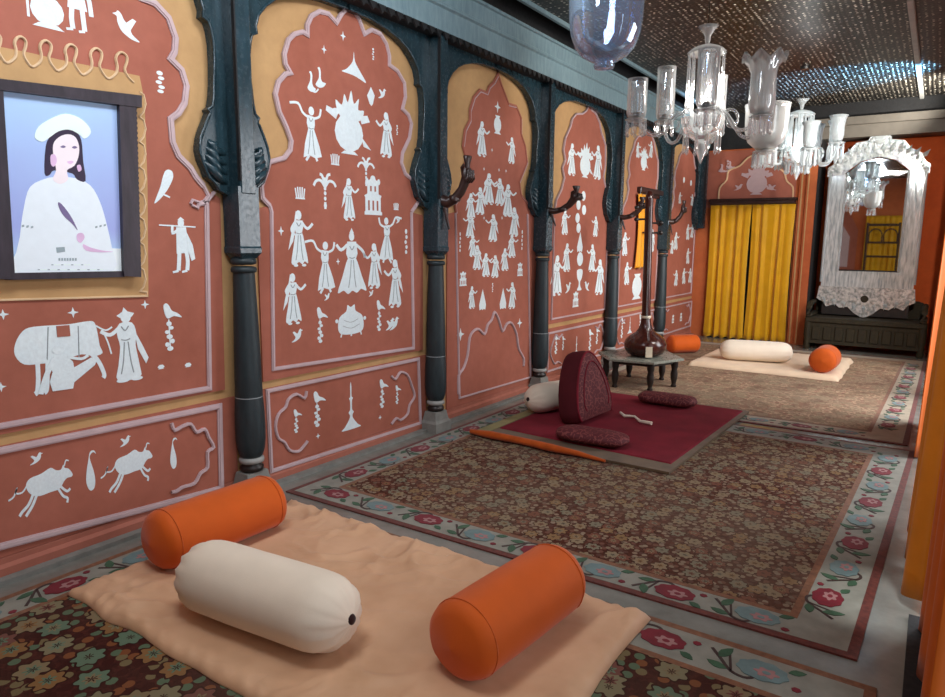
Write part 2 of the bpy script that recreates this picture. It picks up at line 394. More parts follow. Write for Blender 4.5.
# right side: arcade wall open to the daylit veranda
b = MB().mat('wall_orange').box((XR, YB, 2.62), (XR+.22, YE, 3.5))
PIERS = [(-1.6, -1.0), (2.55, 2.95), (4.1, 4.45), (5.9, 6.25), (7.65, 8.0), (9.4, 11.4)]
for a, c in PIERS: b.box((XR, a, 0), (XR+.22, c, 2.63))
struct(b.build('wall_right'))
struct(MB().mat('wall_orange').box((-.2, YB-.2, 0), (XR+.3, YB, 3.5)).build('wall_back'))

# ------------------------------------------------------------------ mural panels on the left wall
FT = .0125
FIGS = {
 'painted_woman': [('e', 0, .91, .07, .085), ('p', [(-.09, .82), (.09, .82), (.1, .7), (.065, .58), (-.065, .58), (-.1, .7)]),
    ('p', [(-.065, .62), (.065, .62), (.14, .36), (.2, .07), (.12, .1), (.06, .05), (-.02, .09), (-.1, .04), (-.19, .08), (-.13, .36)]),
    ('l', [(.07, .79), (.2, .68), (.33, .77)], .05), ('l', [(-.08, .79), (-.17, .66), (-.1, .56)], .05), ('p', [(-.06, .98), (-.09, .84), (-.2, .5), (-.25, .3), (-.14, .45), (-.05, .8)]), ('e', -.09, .03, .05, .025), ('e', .1, .03, .05, .025)],
 'painted_dancer': [('e', .02, .91, .07, .08), ('p', [(-.08, .83), (.1, .81), (.1, .66), (.07, .56), (-.06, .56), (-.1, .68)]),
    ('p', [(-.06, .6), (.07, .6), (.2, .3), (.26, .1), (.1, .06), (-.05, .1), (-.2, .05), (-.16, .3)]),
    ('l', [(-.07, .79), (-.2, .86), (-.3, 1.0), (-.5, .98)], .045), ('l', [(.08, .78), (.22, .84), (.26, .98)], .045), ('l', [(-.06, .1), (-.14, 0)], .05), ('l', [(.1, .1), (.14, .01)], .05)],
 'painted_court_lady': [('e', 0, .93, .06, .07), ('p', [(-.1, .85), (.1, .85), (.13, .66), (.08, .56), (-.08, .56), (-.13, .66)]),
    ('p', [(-.08, .6), (.08, .6), (.22, .3), (.33, .06), (.2, .09), (.1, .03), (0, .07), (-.1, .02), (-.2, .08), (-.33, .05), (-.22, .3)]),
    ('l', [(.1, .8), (.25, .7), (.3, .6)], .05), ('l', [(-.1, .8), (-.24, .72), (-.34, .8)], .05), ('p', [(-.05, .98), (0, 1.06), (.05, .98)])],
 'painted_man': [('e', 0, .9, .065, .08), ('p', [(-.07, .94), (0, 1.0), (.09, .95), (.07, .9), (-.07, .9)]), ('p', [(-.1, .82), (.1, .82), (.12, .62), (.16, .36), (-.14, .36), (-.11, .62)]),
    ('l', [(-.07, .4), (-.09, .2), (-.08, .03)], .075), ('l', [(.08, .4), (.09, .2), (.1, .03)], .075), ('l', [(-.08, .02), (-.18, .0)], .04), ('l', [(.1, .02), (.01, .0)], .04),
    ('l', [(-.08, .78), (-.19, .68), (-.2, .82)], .05), ('l', [(.09, .78), (.19, .6), (.22, .3)], .07)],
 'painted_flute_player': [('e', .02, .91, .065, .08), ('p', [(-.05, .96), (.02, 1.02), (.1, .96)]), ('p', [(-.08, .83), (.12, .83), (.14, .62), (.2, .36), (-.1, .34), (-.09, .62)]),
    ('l', [(-.04, .4), (-.06, .2), (-.08, .03)], .08), ('l', [(.1, .4), (.12, .2), (.1, .03)], .08), ('l', [(-.08, .02), (-.2, .0)], .04), ('l', [(.1, .02), (-.01, .0)], .04),
    ('l', [(-.42, .86), (.32, .84)], .025), ('l', [(-.05, .78), (-.16, .72), (-.16, .86)], .05), ('p', [(.12, .75), (.24, .5), (.28, .24), (.2, .2), (.14, .4)])],
 'painted_bull': [('p', [(-.62, .74), (-.5, .86), (-.2, .9), (.06, .98), (.2, .9), (.34, .88), (.42, .98), (.45, .9), (.56, .86), (.66, .72), (.62, .66), (.5, .66), (.4, .6), (.26, .46), (0, .44), (-.26, .42), (-.44, .46), (-.58, .58)]),
    ('l', [(.3, .5), (.46, .36), (.56, .4)], .06), ('l', [(.22, .48), (.34, .28), (.46, .2), (.44, .1)], .06), ('l', [(-.46, .5), (-.6, .3), (-.78, .18), (-.86, .1)], .07), ('l', [(-.36, .48), (-.5, .26), (-.7, .06)], .07), ('l', [(-.6, .72), (-.74, .6), (-.9, .62), (-.86, .72), (-.96, .56), (-1.1, .5)], .035), ('l', [(.44, .94), (.5, 1.06), (.58, 1.04)], .03)],
 'painted_caparisoned_cow': [('p', [(-.72, .6), (-.7, .76), (-.58, .92), (-.4, .97), (.1, .96), (.44, .98), (.56, .95), (.6, .78), (.62, .6), (.66, .48), (.5, .45), (.3, .5), (-.1, .44), (-.36, .44), (-.6, .46)]),
    ('l', [(-.4, .5), (-.41, .25), (-.44, .06), (-.48, .02)], .07), ('l', [(-.24, .5), (-.27, .25), (-.3, .06), (-.34, .02)], .07), ('l', [(.46, .5), (.58, .36), (.66, .16), (.64, .1)], .07), ('l', [(-.05, .5), (-.1, .25), (-.12, .04)], .06), ('l', [(.58, .9), (.74, .82), (.86, .86)], .025)],
 'painted_bird': [('p', [(-.5, .1), (-.2, .3), (-.1, .55), (.1, .72), (.2, .9), (.34, 1.0), (.42, .92), (.56, .86), (.4, .8), (.38, .6), (.26, .36), (.05, .22), (-.2, .12)]), ('p', [(-.15, .45), (-.4, .8), (-.25, .85), (.1, .6)])],
 'painted_parrot': [('p', [(.2, 1.0), (.32, .95), (.34, .8), (.26, .62), (.12, .4), (-.1, .15), (-.3, .0), (-.22, .2), (-.08, .5), (.02, .8), (.1, .95)]), ('l', [(.0, .28), (.2, .2)], .05)],
 'painted_cypress': [('p', [(0, 0), (.07, .06), (.1, .25), (.08, .5), (.03, .75), (.02, .9), (.1, .98), (.16, .92), (.12, 1.02), (.03, 1.0), (-.02, .8), (-.08, .5), (-.1, .25), (-.06, .06)])],
 'painted_palm_tree': [('l', [(0, 0), (.0, .2)], .09), ('e', 0, .1, .06, .07), ('e', 0, .3, .05, .06), ('e', 0, .45, .05, .06), ('e', 0, .58, .05, .05), ('l', [(0, .62), (.16, .8), (.34, .78), (.44, .66)], .08), ('l', [(0, .62), (-.16, .8), (-.34, .78), (-.44, .64)], .08), ('l', [(0, .62), (.1, .95), (.22, 1.0)], .08), ('l', [(0, .62), (-.1, .93), (-.2, .98)], .08), ('l', [(0, .62), (.0, .9)], .1)],
 'painted_garland_bird': [('e', 0, .05, .07, .05), ('e', -.06, .14, .05, .05), ('e', .06, .2, .05, .05), ('e', 0, .3, .07, .05), ('e', -.05, .4, .05, .04), ('e', .05, .48, .05, .04), ('e', 0, .57, .06, .05), ('l', [(0, .0), (0, .66)], .025),
    ('p', [(.3, .68), (.12, .72), (-.02, .68), (-.08, .78), (-.1, .95), (-.04, 1.0), (.02, .95), (.08, .84), (.2, .78)])],
 'painted_star': [('p', [(0, .5), (.12, .12), (.5, 0), (.12, -.12), (0, -.5), (-.12, -.12), (-.5, 0), (-.12, .12)])],
 'painted_pot': [('e', 0, .42, .36, .36), ('p', [(-.2, .1), (.2, .1), (.34, 0), (-.34, 0)]), ('p', [(-.16, .74), (.16, .74), (.24, .84), (-.24, .84)])],
 'painted_flower_vase': [('e', 0, .32, .33, .3), ('p', [(-.2, .56), (-.3, .8), (-.16, .74), (-.1, .92), (-.02, .8), (.06, 1.0), (.12, .8), (.24, .9), (.22, .72), (.36, .72), (.24, .54)]), ('e', -.3, .62, .08, .05), ('p', [(-.12, .03), (.12, .03), (.2, -.02), (-.2, -.02)]), ('p', [(-.3, .5), (-.52, .6), (-.5, .68), (-.24, .62)]), ('p', [(.3, .5), (.5, .56), (.44, .66), (.24, .62)]), ('p', [(.28, .3), (.52, .1), (.34, .14)])],
 'painted_parasol': [('p', [(-.6, .3), (-.35, .42), (-.06, .7), (0, 1.0), (.06, .7), (.35, .4), (.6, .14), (.3, .2), (0, .26), (-.3, .28)])],
 'painted_tuft': [('l', [(-.4, .9), (-.3, .1)], .1), ('l', [(-.2, 1), (-.15, .1)], .1), ('l', [(0, 1), (0, .1)], .1), ('l', [(.2, 1), (.15, .1)], .1), ('l', [(.4, .9), (.3, .1)], .1), ('l', [(-.4, .05), (.4, .05)], .12)],
 'painted_pavilion': [('p', [(-.4, 0), (.42, 0), (.42, .08), (.36, .1), (.36, .45), (.4, .52), (.26, .56), (.26, .8), (.3, .84), (.2, .9), (0, 1.0), (-.2, .9), (-.3, .84), (-.26, .8), (-.26, .56), (-.4, .5), (-.36, .45), (-.36, .1), (-.4, .08)]), ('e', 0, .94, .12, .1), ('e', -.27, .88, .07, .08), ('e', .27, .88, .07, .08)],
 'painted_swans': [('p', [(-.5, .1), (-.36, .0), (-.16, .02), (-.08, .14), (-.2, .2), (-.26, .36), (-.24, .6), (-.3, .74), (-.4, .7), (-.34, .62), (-.36, .4), (-.44, .24)]), ('p', [(-.08, .3), (.1, .22), (.32, .28), (.46, .44), (.28, .46), (.2, .58), (.2, .82), (.14, .98), (.04, .94), (.1, .84), (.1, .6), (.02, .46)]), ('l', [(-.3, .04), (-.1, .02), (.06, .16)], .06)],
 'painted_lampstand': [('p', [(-.28, 0), (.28, 0), (.2, .07), (.06, .22), (.04, .3), (.08, .36), (.03, .42), (.03, .6), (.06, .66), (.02, .7), (.02, .9), (0, 1), (-.02, .9), (-.02, .7), (-.06, .66), (-.03, .6), (-.03, .42), (-.08, .36), (-.04, .3), (-.06, .22), (-.2, .07)])],
 'painted_fountain': [('p', [(-.55, .3), (-.48, .6), (-.2, .76), (-.14, .95), (0, .88), (.16, .95), (.2, .76), (.48, .6), (.55, .3), (.46, .12), (.2, .06), (-.2, .06), (-.46, .12)]), ('l', [(-.4, .12), (-.44, 0)], .05), ('l', [(.4, .12), (.44, 0)], .05), ('l', [(0, .06), (0, 0)], .06), ('e', .6, .5, .06, .06), ('e', -.6, .5, .06, .06)],
 'painted_tent': [('p', [(-.26, 0), (-.3, .25), (0, 1.0), (.3, .25), (.24, 0), (.1, .05), (0, 0), (-.1, .05)])],
 'painted_disc': [('e', 0, .5, .5, .5)],
 'painted_goblet': [('p', [(-.3, 1), (.3, 1), (.26, .6), (.08, .42), (.1, .2), (.26, 0), (-.26, 0), (-.1, .2), (-.08, .42), (-.26, .6)])],
 'painted_kite': [('p', [(0, 1), (.3, .6), (.14, .12), (.02, 0), (-.12, .1), (-.32, .5)])],
 'painted_garland': [('e', 0, .08, .1, .08), ('e', .04, .28, .1, .08), ('e', -.04, .48, .1, .08), ('e', .04, .68, .1, .08), ('e', 0, .9, .1, .1)],
 'painted_staff': [('l', [(0, 0), (0, 1)], .12)],
 'painted_milkmaid': [('e', -.12, .92, .11, .1), ('p', [(-.2, .8), (0, .8), (.14, .62), (.16, .4), (-.24, .38), (-.28, .6)]), ('p', [(-.26, .44), (.16, .44), (.14, .2), (.1, .03), (-.28, .04), (-.32, .25)]), ('p', [(.05, .44), (.5, .66), (.6, .58), (.56, .48), (.1, .14)]), ('l', [(-.2, .74), (-.36, .42), (-.5, .02)], .1), ('l', [(.04, .74), (.3, .66), (.44, .72)], .06)],
 'painted_attendant': [('e', .02, .9, .07, .075), ('p', [(-.1, .93), (-.02, .98), (.0, 1.04), (.05, .98), (.14, .95), (.1, .9), (-.06, .9)]), ('p', [(-.07, .82), (.1, .82), (.15, .66), (.13, .5), (.17, .2), (.16, .04), (-.14, .04), (-.12, .24), (-.08, .5), (-.11, .68)]), ('l', [(-.08, .76), (-.2, .68), (-.32, .74)], .05), ('l', [(-.3, .76), (-.24, .6), (-.2, .42)], .02), ('p', [(.12, .72), (.22, .5), (.3, .3), (.26, .22), (.16, .44)]), ('e', -.07, .03, .09, .03), ('e', .12, .03, .08, .03)],
}
FMESH = {}
def figure(kind, px, pyb, pyt, parent, flip=False, wide=1.0, mat='lime', X=FT, rot=0.0):
    p0 = WX(px, pyb, X); p1 = WX(px, pyt, X); h = abs(p1.z-p0.z)
    place_figure(kind, (p0.y+p1.y)/2, min(p0.z, p1.z), h, parent, flip, wide, mat, X, rot)
def fig_shapes(kind):
    out = []
    for sh in FIGS[kind]:
        if sh[0] == 'e':
            _, cx, cy, rx, ry = sh; out.append([(cx+rx*math.cos(2*PI*k/14), cy+ry*math.sin(2*PI*k/14)) for k in range(14)])
        elif sh[0] == 'p':
            out.append(smooth_poly(sh[1], 3, True) if len(sh[1]) > 8 and kind not in ('painted_star', 'painted_pavilion') else sh[1])
        else: out.append(('l', sh[1], sh[2]))
    return out
def place_figure(kind, y, z, h, parent, flip=False, wide=1.0, mat='lime', X=FT, rot=0.0):
    key = (kind, mat)
    if key not in FMESH:
        b = MB()
        for i, sh in enumerate(fig_shapes(kind)):
            e = .0009+.0002*i
            if sh[0] == 'l': b.ribbon(smooth_poly(sh[1], 4) if len(sh[1]) > 2 else sh[1], sh[2], 'x', 0, e)
            else: b.prism_x(sh, 0, e)
        if kind in ('painted_woman', 'painted_dancer', 'painted_court_lady', 'painted_attendant', 'painted_fountain', 'painted_pavilion'):
            b.mats = [mat]; b.mat('terra_dado' if kind == 'painted_pavilion' else 'lime_line'); e = .0009+.0002*len(FIGS[kind])+.0004
            if kind == 'painted_pavilion': L_ = [[(-.2, .12), (-.2, .38)], [(0, .12), (0, .38)], [(.2, .12), (.2, .38)], [(-.1, .62), (-.1, .76)], [(.1, .62), (.1, .76)]]
            elif kind == 'painted_fountain': L_ = [[(-.3, .5), (0, .42), (.3, .5)], [(-.36, .34), (0, .24), (.36, .34)]]
            else: L_ = [[(-.06, .6), (0, .585), (.06, .6)], [(-.02, .56), (-.05, .3), (-.09, .12)], [(.03, .56), (.05, .3), (.08, .12)], [(-.05, .78), (0, .72), (.05, .78)]]
            for q in L_: b.ribbon(smooth_poly(q, 4) if len(q) > 2 else q, .07 if kind == 'painted_pavilion' else .014, 'x', 0, e)
        o = b.build(kind, parent, mat); FMESH[key] = o
    else:
        o = FMESH[key].copy(); COL.objects.link(o); o.parent = parent
    o.location = (X, y, z); o.scale = (1, h*wide*(-1 if flip else 1), h); o.rotation_euler = (rot, 0, 0)
    if kind in ('painted_star',): o.location = (X, y, z+h/2)
    return o
def many(kind, lst, parent, **kw):
    for i, q in enumerate(lst): figure(kind, q[0], q[2], q[1], parent, flip=(i % 2 == 1), **kw)

def panel(poly, name='mural_panel', x1=.012, parent=wl, mat='terra'):
    return MB().prism_x(poly, -.002, x1).build(name, parent, mat)
def line(pts, parent, w=.022, x0=.006, x1=.026, mat='moulding', name='moulding', closed=False):
    b = MB().mat(mat).ribbon(pts, w, 'x', x0, x1*.8, closed)
    b.ribbon(pts, w*.5, 'x', x0, x1, closed)
    return b.build(name, parent)
def PX(lst): return [yz(x, y) for x, y in lst]

def mural(arch_px, y0, y1, z0, lower, archsm=False):
    """terracotta field: rectangle below the springing plus the lobed arch above"""
    arch = PX(arch_px)
    zs = min(arch[0][1], arch[-1][1])
    poly = [(y0, z0), (y1, z0), (y1, arch[-1][1]-.02)]+arch[::-1]+[(y0, arch[0][1]-.02)]
    return panel(poly), arch

# ---- bay 0 (portrait)
A0 = [(2, -40), (60, -62), (118, -30), (140, -2), (154, 3), (168, 18), (175, 38), (174, 52), (170, 59), (181, 70), (186, 86), (184, 103), (178, 113), (170, 119), (172, 142), (178, 156), (185, 163), (190, 168), (196, 178), (203, 186)]
a0 = PX(A0)
c1y = 2.37
y0 = 0.86
poly = [(y0, .63), (2.30, .63), (2.325, 1.66), (2.2, 1.72)]+a0[::-1]+[(y0, 2.75)]
m0 = panel(poly)
line(PX([(118, -30), (140, -2)])+a0[4:], m0, .03)
line(PX([(203, 186), (208, 196), (203, 203)]), m0, .02)
line(PX([(191, 205), (197, 208), (198, 202), (192, 200), (190, 204)]), m0, .012)
line([yz(198, 204), yz(206, 202), yz(209, 388), yz(0, 426), yz(-80, 443)], m0, .026)
line([yz(206, 202), yz(214, 192)], m0, .016)
figure('painted_pot', 47, 28, -14, m0, wide=1.1); figure('painted_man', 76, 31, -30, m0, wide=1.1); figure('painted_staff', 27, 16, -20, m0, wide=.6)
figure('painted_bird', 127, 42, 13, m0, flip=True, wide=.9); figure('painted_garland', 160, 93, 71, m0, wide=1.6); figure('painted_parrot', 163, 204, 169, m0)
figure('painted_flute_player', 181, 272, 218, m0); figure('painted_garland_bird', 169, 351, 303, m0, wide=1.0)
for q in ((161, 369, 364), (188, 367, 362)): figure('painted_pot', q[0], q[1], q[2], m0, wide=2.0)
for q in ((73, 318, 307), (145, 309, 300), (3, 320, 309), (1, 392, 382)): figure('painted_star', q[0], q[1], q[2], m0)
figure('painted_caparisoned_cow', 63, 391, 322, m0, wide=.86)
figure('painted_milkmaid', 66, 391, 345, m0, wide=1.1, X=FT+.002)
MB().prism_x([yz(56, 326), yz(69, 325), yz(70, 336), (yz(57, 337))], .0135, .0165).build('saddle_cloth', m0, 'terra_dado')
line([yz(48, 327), yz(47, 360)], m0, .005, .0135, .0155, 'lime_line', 'painted_line'); line([yz(78, 326), yz(79, 360)], m0, .005, .0135, .0155, 'lime_line', 'painted_line')
figure('painted_attendant', 126, 382, 310, m0, wide=1.05)
p0 = panel([(y0, .1), (2.36, .1), (2.36, .58), (y0, .58)], 'dado_panel')
line([yz(-90, 469), yz(219, 406), yz(221, 488), yz(121, 515), yz(-60, 562)], p0, .03)
line(smooth_poly(PX([(171, 423), (174, 430), (182, 426), (190, 424), (196, 432), (204, 429), (208, 437), (213, 447), (207, 452), (207, 467), (200, 473), (194, 483), (182, 487), (176, 491), (171, 492)]), 3), p0, .017)
figure('painted_bull', 50, 512, 467, p0, wide=.74); figure('painted_bull', 134, 489, 449, p0, wide=.74)
figure('painted_cypress', 90, 491, 452, p0, wide=1.1); figure('painted_cypress', 173, 469, 439, p0, wide=1.1)
for q in ((36, 465, 453), (125, 447, 436)): figure('painted_bird', q[0], q[1], q[2], p0)
# ochre niche surround with wavy cream line behind the portrait
sur = panel(PX([(-60, 32), (0, 47), (30, 53), (60, 60), (100, 68), (139, 76), (144, 100), (147, 180), (148, 297), (0, 299), (-60, 300)]), 'niche_surround', .016, m0, 'ochre')
wav = []
for k in range(-1, 6):
    x0 = 19+25.3*k; yb = 37+ 3.9*k; d = 24
    wav += [(x0-12.5, yb+d+2), (x0-5, yb+d-3), (x0-3.5, yb+d-10), (x0-5, yb+6), (x0-2.5, yb+1), (x0+1.5, yb), (x0+6, yb+4), (x0+6, yb+10), (x0+4, yb+17), (x0+7, yb+24)]
line(smooth_poly(PX([p for p in wav if p[0] < 139]), 4), sur, .0105, .012, .024, 'cream_line', 'wavy_line')
sc = []
for k in range(8):
    yy = 92+25*k; sc += [(139, yy), (143, yy+3), (145, yy+12), (143, yy+20), (139.5, yy+24)]
line(PX(sc+[(146, 292), (146, 296), (0, 300), (-50, 301)]), sur, .01, .012, .022, 'cream_line', 'scalloped_line')

# ---- bay 1 (dancing women)
A1 = [(269.5, 206), (262, 198), (261, 186), (266, 172), (269, 162), (284, 158), (290, 150), (291, 141), (286, 127), (279, 112), (275, 94), (278, 82), (285, 74), (290, 73), (285, 64), (284, 54), (288, 40), (294, 34), (302, 32), (307, 35), (307, 25), (311, 16), (319, 11.5), (328, 14), (336, 23), (341, 14), (346, 9), (349.6, 5), (353, 11), (359, 20), (364, 34), (371, 30), (380, 34), (386, 44), (389, 56), (389, 65), (397, 71), (404, 83), (405, 97), (402, 109), (408, 115), (411, 124), (409, 138), (402, 153), (401, 163), (405, 174), (414, 182), (419, 190), (418, 202), (411, 212)]
m1, a1 = mural(A1, 2.56, 4.06, .63, True)
line(a1, m1, .026)
line([a1[0], yz(271, 212), yz(273, 369), yz(413, 348), yz(411, 214), a1[-1]], m1, .022)
W1 = [('painted_dancer', 311, 161, 106), ('painted_woman', 386, 158, 112), ('painted_woman', 349, 221, 178), ('painted_woman', 299, 267, 210), ('painted_dancer', 325, 293, 241), ('painted_court_lady', 352, 295, 232), ('painted_woman', 374, 289, 243), ('painted_dancer', 387, 263, 217), ('painted_woman', 395, 308, 259), ('painted_woman', 293, 325, 273)]
for i, (k, x, yb, yt) in enumerate(W1): figure(k, x, yb, yt, m1, flip=i in (1, 6, 7, 8), wide=1.0)
figure('painted_flower_vase', 349, 153, 90, m1, wide=1.0); figure('painted_parasol', 354, 84, 52, m1, wide=.95); figure('painted_swans', 317, 93, 66, m1, wide=1.0)
figure('painted_kite', 371, 106, 87, m1, wide=1.0); figure('painted_bird', 382, 100, 88, m1)
for x, a, b_ in ((343, 41, 31), (324, 54, 45), (281, 236, 226), (338, 265, 258)): figure('painted_star', x, a, b_, m1, wide=.8)
figure('painted_garland', 373, 60, 48, m1); figure('painted_garland', 397, 135, 125, m1); figure('painted_garland', 406, 254, 229, m1, wide=.7)
for x, a, b_ in ((335, 165, 154), (300, 199, 187), (396, 210, 203)): figure('painted_tuft', x, a, b_, m1, wide=1.3)
figure('painted_palm_tree', 325, 209, 174, m1); figure('painted_palm_tree', 366, 186, 158, m1); figure('painted_pavilion', 373, 215, 177, m1, wide=.85)
figure('painted_fountain', 351, 336, 303, m1, wide=1.0)
figure('painted_garland_bird', 320, 343, 307, m1); figure('painted_garland_bird', 379, 331, 300, m1)
for x, a, b_ in ((297, 343, 329), (327, 301, 293), (371, 297, 290), (398, 224, 217), (390, 331, 318), (394, 331, 317)): figure('painted_bird', x, a, b_, m1)
p1 = panel([(2.5, .1), (4.1, .1), (4.1, .585), (2.5, .585)], 'dado_panel')
line([yz(267, 391), yz(418, 359), yz(420, 423), yz(271, 471)], p1, .024, closed=True)
line(smooth_poly(PX([(306, 391), (304, 398), (296, 394), (288, 399), (285, 407), (278, 414), (275, 426), (278, 438), (284, 442), (289, 450), (298, 451), (304, 445), (307, 441)]), 3), p1, .016)
line(smooth_poly(PX([(391, 376), (395, 379), (400, 372), (407, 375), (411, 385), (414, 396), (409, 405), (407, 414), (400, 420), (396, 418), (391, 424)]), 3), p1, .016)
figure('painted_lampstand', 351, 429, 382, p1, wide=.95)
for x, a, b_ in ((317, 427, 391), (296, 433, 409), (382, 408, 379), (397, 404, 385)): figure('painted_garland_bird', x, a, b_, p1, wide=1.1)
for x, a, b_ in ((318, 439, 433), (380, 420, 415)): figure('painted_star', x, a, b_, p1)
# ---- bay 2 (ring of dancers, full height)
A2 = [(456, 212), (455, 203), (460, 196), (464, 187), (468, 179), (465, 168), (466, 157), (463, 146), (465, 130), (470, 120), (470, 110), (474, 97), (480, 90), (487, 93), (489, 87), (494, 82), (498, 74), (501, 84), (504, 92), (508.5, 104), (516, 106), (521, 118), (521, 134), (525, 146), (527, 162), (523, 172), (519, 182), (521, 195), (528, 204), (533, 212)]
m2, a2 = mural(A2, 4.37, 5.83, .1, False)
line(a2, m2, .02, .006, .02, 'terra_dado'); line([(p[0]+.012, p[1]-.012) for p in a2], m2, .008, .006, .018)
line([yz(455, 213), yz(459, 398), yz(530, 377), yz(527, 214)], m2, .014)
line([(p[0], p[1]) for p in PX([(536, 220), (538, 372)])], m2, .016, .006, .024)
sub = PX([(458, 394), (458, 376), (463, 368), (467, 355), (469, 338), (473, 331), (478, 329), (484, 334), (487, 325), (491, 320), (494, 312), (498, 319), (502, 331), (506, 324), (511, 323), (516, 334), (518, 348), (523, 358), (523, 366)])
line(smooth_poly(sub, 3), m2, .02, .006, .028)
figure('painted_pot', 497.6, 134, 112, m2, wide=.9); figure('painted_star', 497.6, 113, 101, m2)
many('painted_woman', [(482, 121, 157), (511.6, 137, 164)], m2, wide=1.2)
many('painted_woman', [(471, 193, 219), (470, 213, 238), (473, 235, 257), (480, 187, 215), (489, 173, 205), (499.5, 178, 206), (508, 184, 217), (514, 207, 237), (512, 234, 258), (477, 245, 270), (486, 253, 277), (495, 255, 278), (505, 248, 271), (493, 214, 242)], m2, wide=1.5)
figure('painted_pavilion', 463, 286, 272, m2, wide=1.1); figure('painted_pavilion', 520, 276, 263, m2, wide=1.0)
many('painted_woman', [(472, 286, 309), (512, 282, 309)], m2, wide=1.2); many('painted_tent', [(482.6, 289, 310), (503, 288, 309)], m2, wide=1.0)
figure('painted_garland', 492.5, 292, 283, m2)
for x, a, b_ in ((460.5, 341, 328), (519.6, 328, 318)): figure('painted_star', x, a, b_, m2)
for x, a in ((492, 150), (506, 171), (474, 174), (484, 169), (499, 170), (484, 218), (502, 218)): figure('painted_star', x, a+2, a-2, m2)
for x, a in ((460, 240), (522, 238)): figure('painted_garland', x, a+12, a-8, m2, wide=.5)
# ---- bay 3 onwards
A3 = [(554, 213), (556, 200), (561, 190), (564, 178), (562, 168), (565, 160), (563, 150), (565, 138), (570, 127), (572, 119), (576, 114), (582, 114), (586, 111), (588.6, 104), (591, 110), (595, 113), (599, 122), (601, 133), (605, 145), (605, 165), (603, 177), (606, 192), (610.5, 207)]
a3 = PX(A3)
PB = []
for k, sh in ((3, 0.0), (4, 1.735), (5, 3.47)):
    yl, yr = 6.07+sh, min(7.58+sh, 10.98)
    pl = panel([(yl, .63), (yr, .63), (yr, a3[-1][1]-.02)]+[(p[0]+sh, p[1]) for p in a3[::-1]]+[(yl, a3[0][1]-.02)])
    line([(p[0]+sh, p[1]) for p in a3], pl, .018)
    line([(6.15+sh, 1.68), (6.15+sh, .68), (yr-.09, .68), (yr-.09, 1.68)], pl, .016)
    dp = panel([(yl-.03, .1), (yr+.03, .1), (yr+.03, .585), (yl-.03, .585)], 'dado_panel')
    line([(yl+.02, .15), (yr-.02, .15), (yr-.02, .54), (yl+.02, .54)], dp, .02, closed=True)
    for s in (1, -1):
        c = (yl+yr)/2
        line(smooth_poly([(c+s*.42, .5), (c+s*.5, .47), (c+s*.56, .51), (c+s*.64, .42), (c+s*.68, .34), (c+s*.64, .27), (c+s*.58, .21), (c+s*.5, .22), (c+s*.42, .19)], 3), dp, .014)
    PB.append((pl, dp, sh))
m3, d3, _ = PB[0]
figure('painted_flower_vase', 585.5, 177, 142, m3, wide=1.1)
many('painted_woman', [(572, 143, 176), (597.6, 145, 180), (565, 209, 235), (595.5, 216, 237), (567, 243, 272), (592, 244, 272), (557, 255, 296), (599.4, 259, 295)], m3, wide=1.35)
for x, y, r in ((583.5, 196, 5), (578.5, 205, 5), (584, 210, 5), (577.5, 218, 5), (578.5, 228, 5), (580, 259, 7)): figure('painted_disc', x, y+r, y-r, m3)
figure('painted_tent', 580, 252, 232, m3, wide=1.1); figure('painted_goblet', 579.5, 290, 270, m3, wide=1.0)
many('painted_bird', [(568, 282, 294), (587, 281, 292)], m3); figure('painted_pavilion', 575.6, 307, 292, m3, wide=1.1)
figure('painted_lampstand', 576.4, 360, 336, d3, wide=1.2)
for x, a, b_ in ((556, 354, 334), (563, 350, 336), (590, 350, 329), (597, 344, 327)): figure('painted_garland_bird', x, a, b_, d3, wide=1.3)
m4, d4, _ = PB[1]
figure('painted_flower_vase', 644, 170, 146, m4, wide=1.1); many('painted_woman', [(638, 142, 158), (651, 141, 158), (625, 232, 256), (652, 229, 252), (627, 262, 285)], m4, wide=1.5)
figure('painted_pot', 637, 299, 269, m4, wide=1.2)
figure('painted_lampstand', 630, 333, 317, d4, wide=1.3); figure('painted_garland_bird', 640, 332, 314, d4, wide=1.3); figure('painted_garland_bird', 622, 338, 318, d4, wide=1.3)
m5, d5, _ = PB[2]
many('painted_woman', [(680, 192, 204), (692, 194, 206), (688, 224, 240), (692, 224, 238), (676, 232, 250), (672, 240, 254), (688, 248, 264), (676, 270, 286), (684, 268, 284), (690, 268, 283)], m5, wide=1.7)
many('painted_disc', [(684, 177, 183), (691, 180, 186)], m5)
figure('painted_pavilion', 673, 323, 315, d5, wide=1.0); figure('painted_pavilion', 681, 321, 313, d5, wide=1.0)

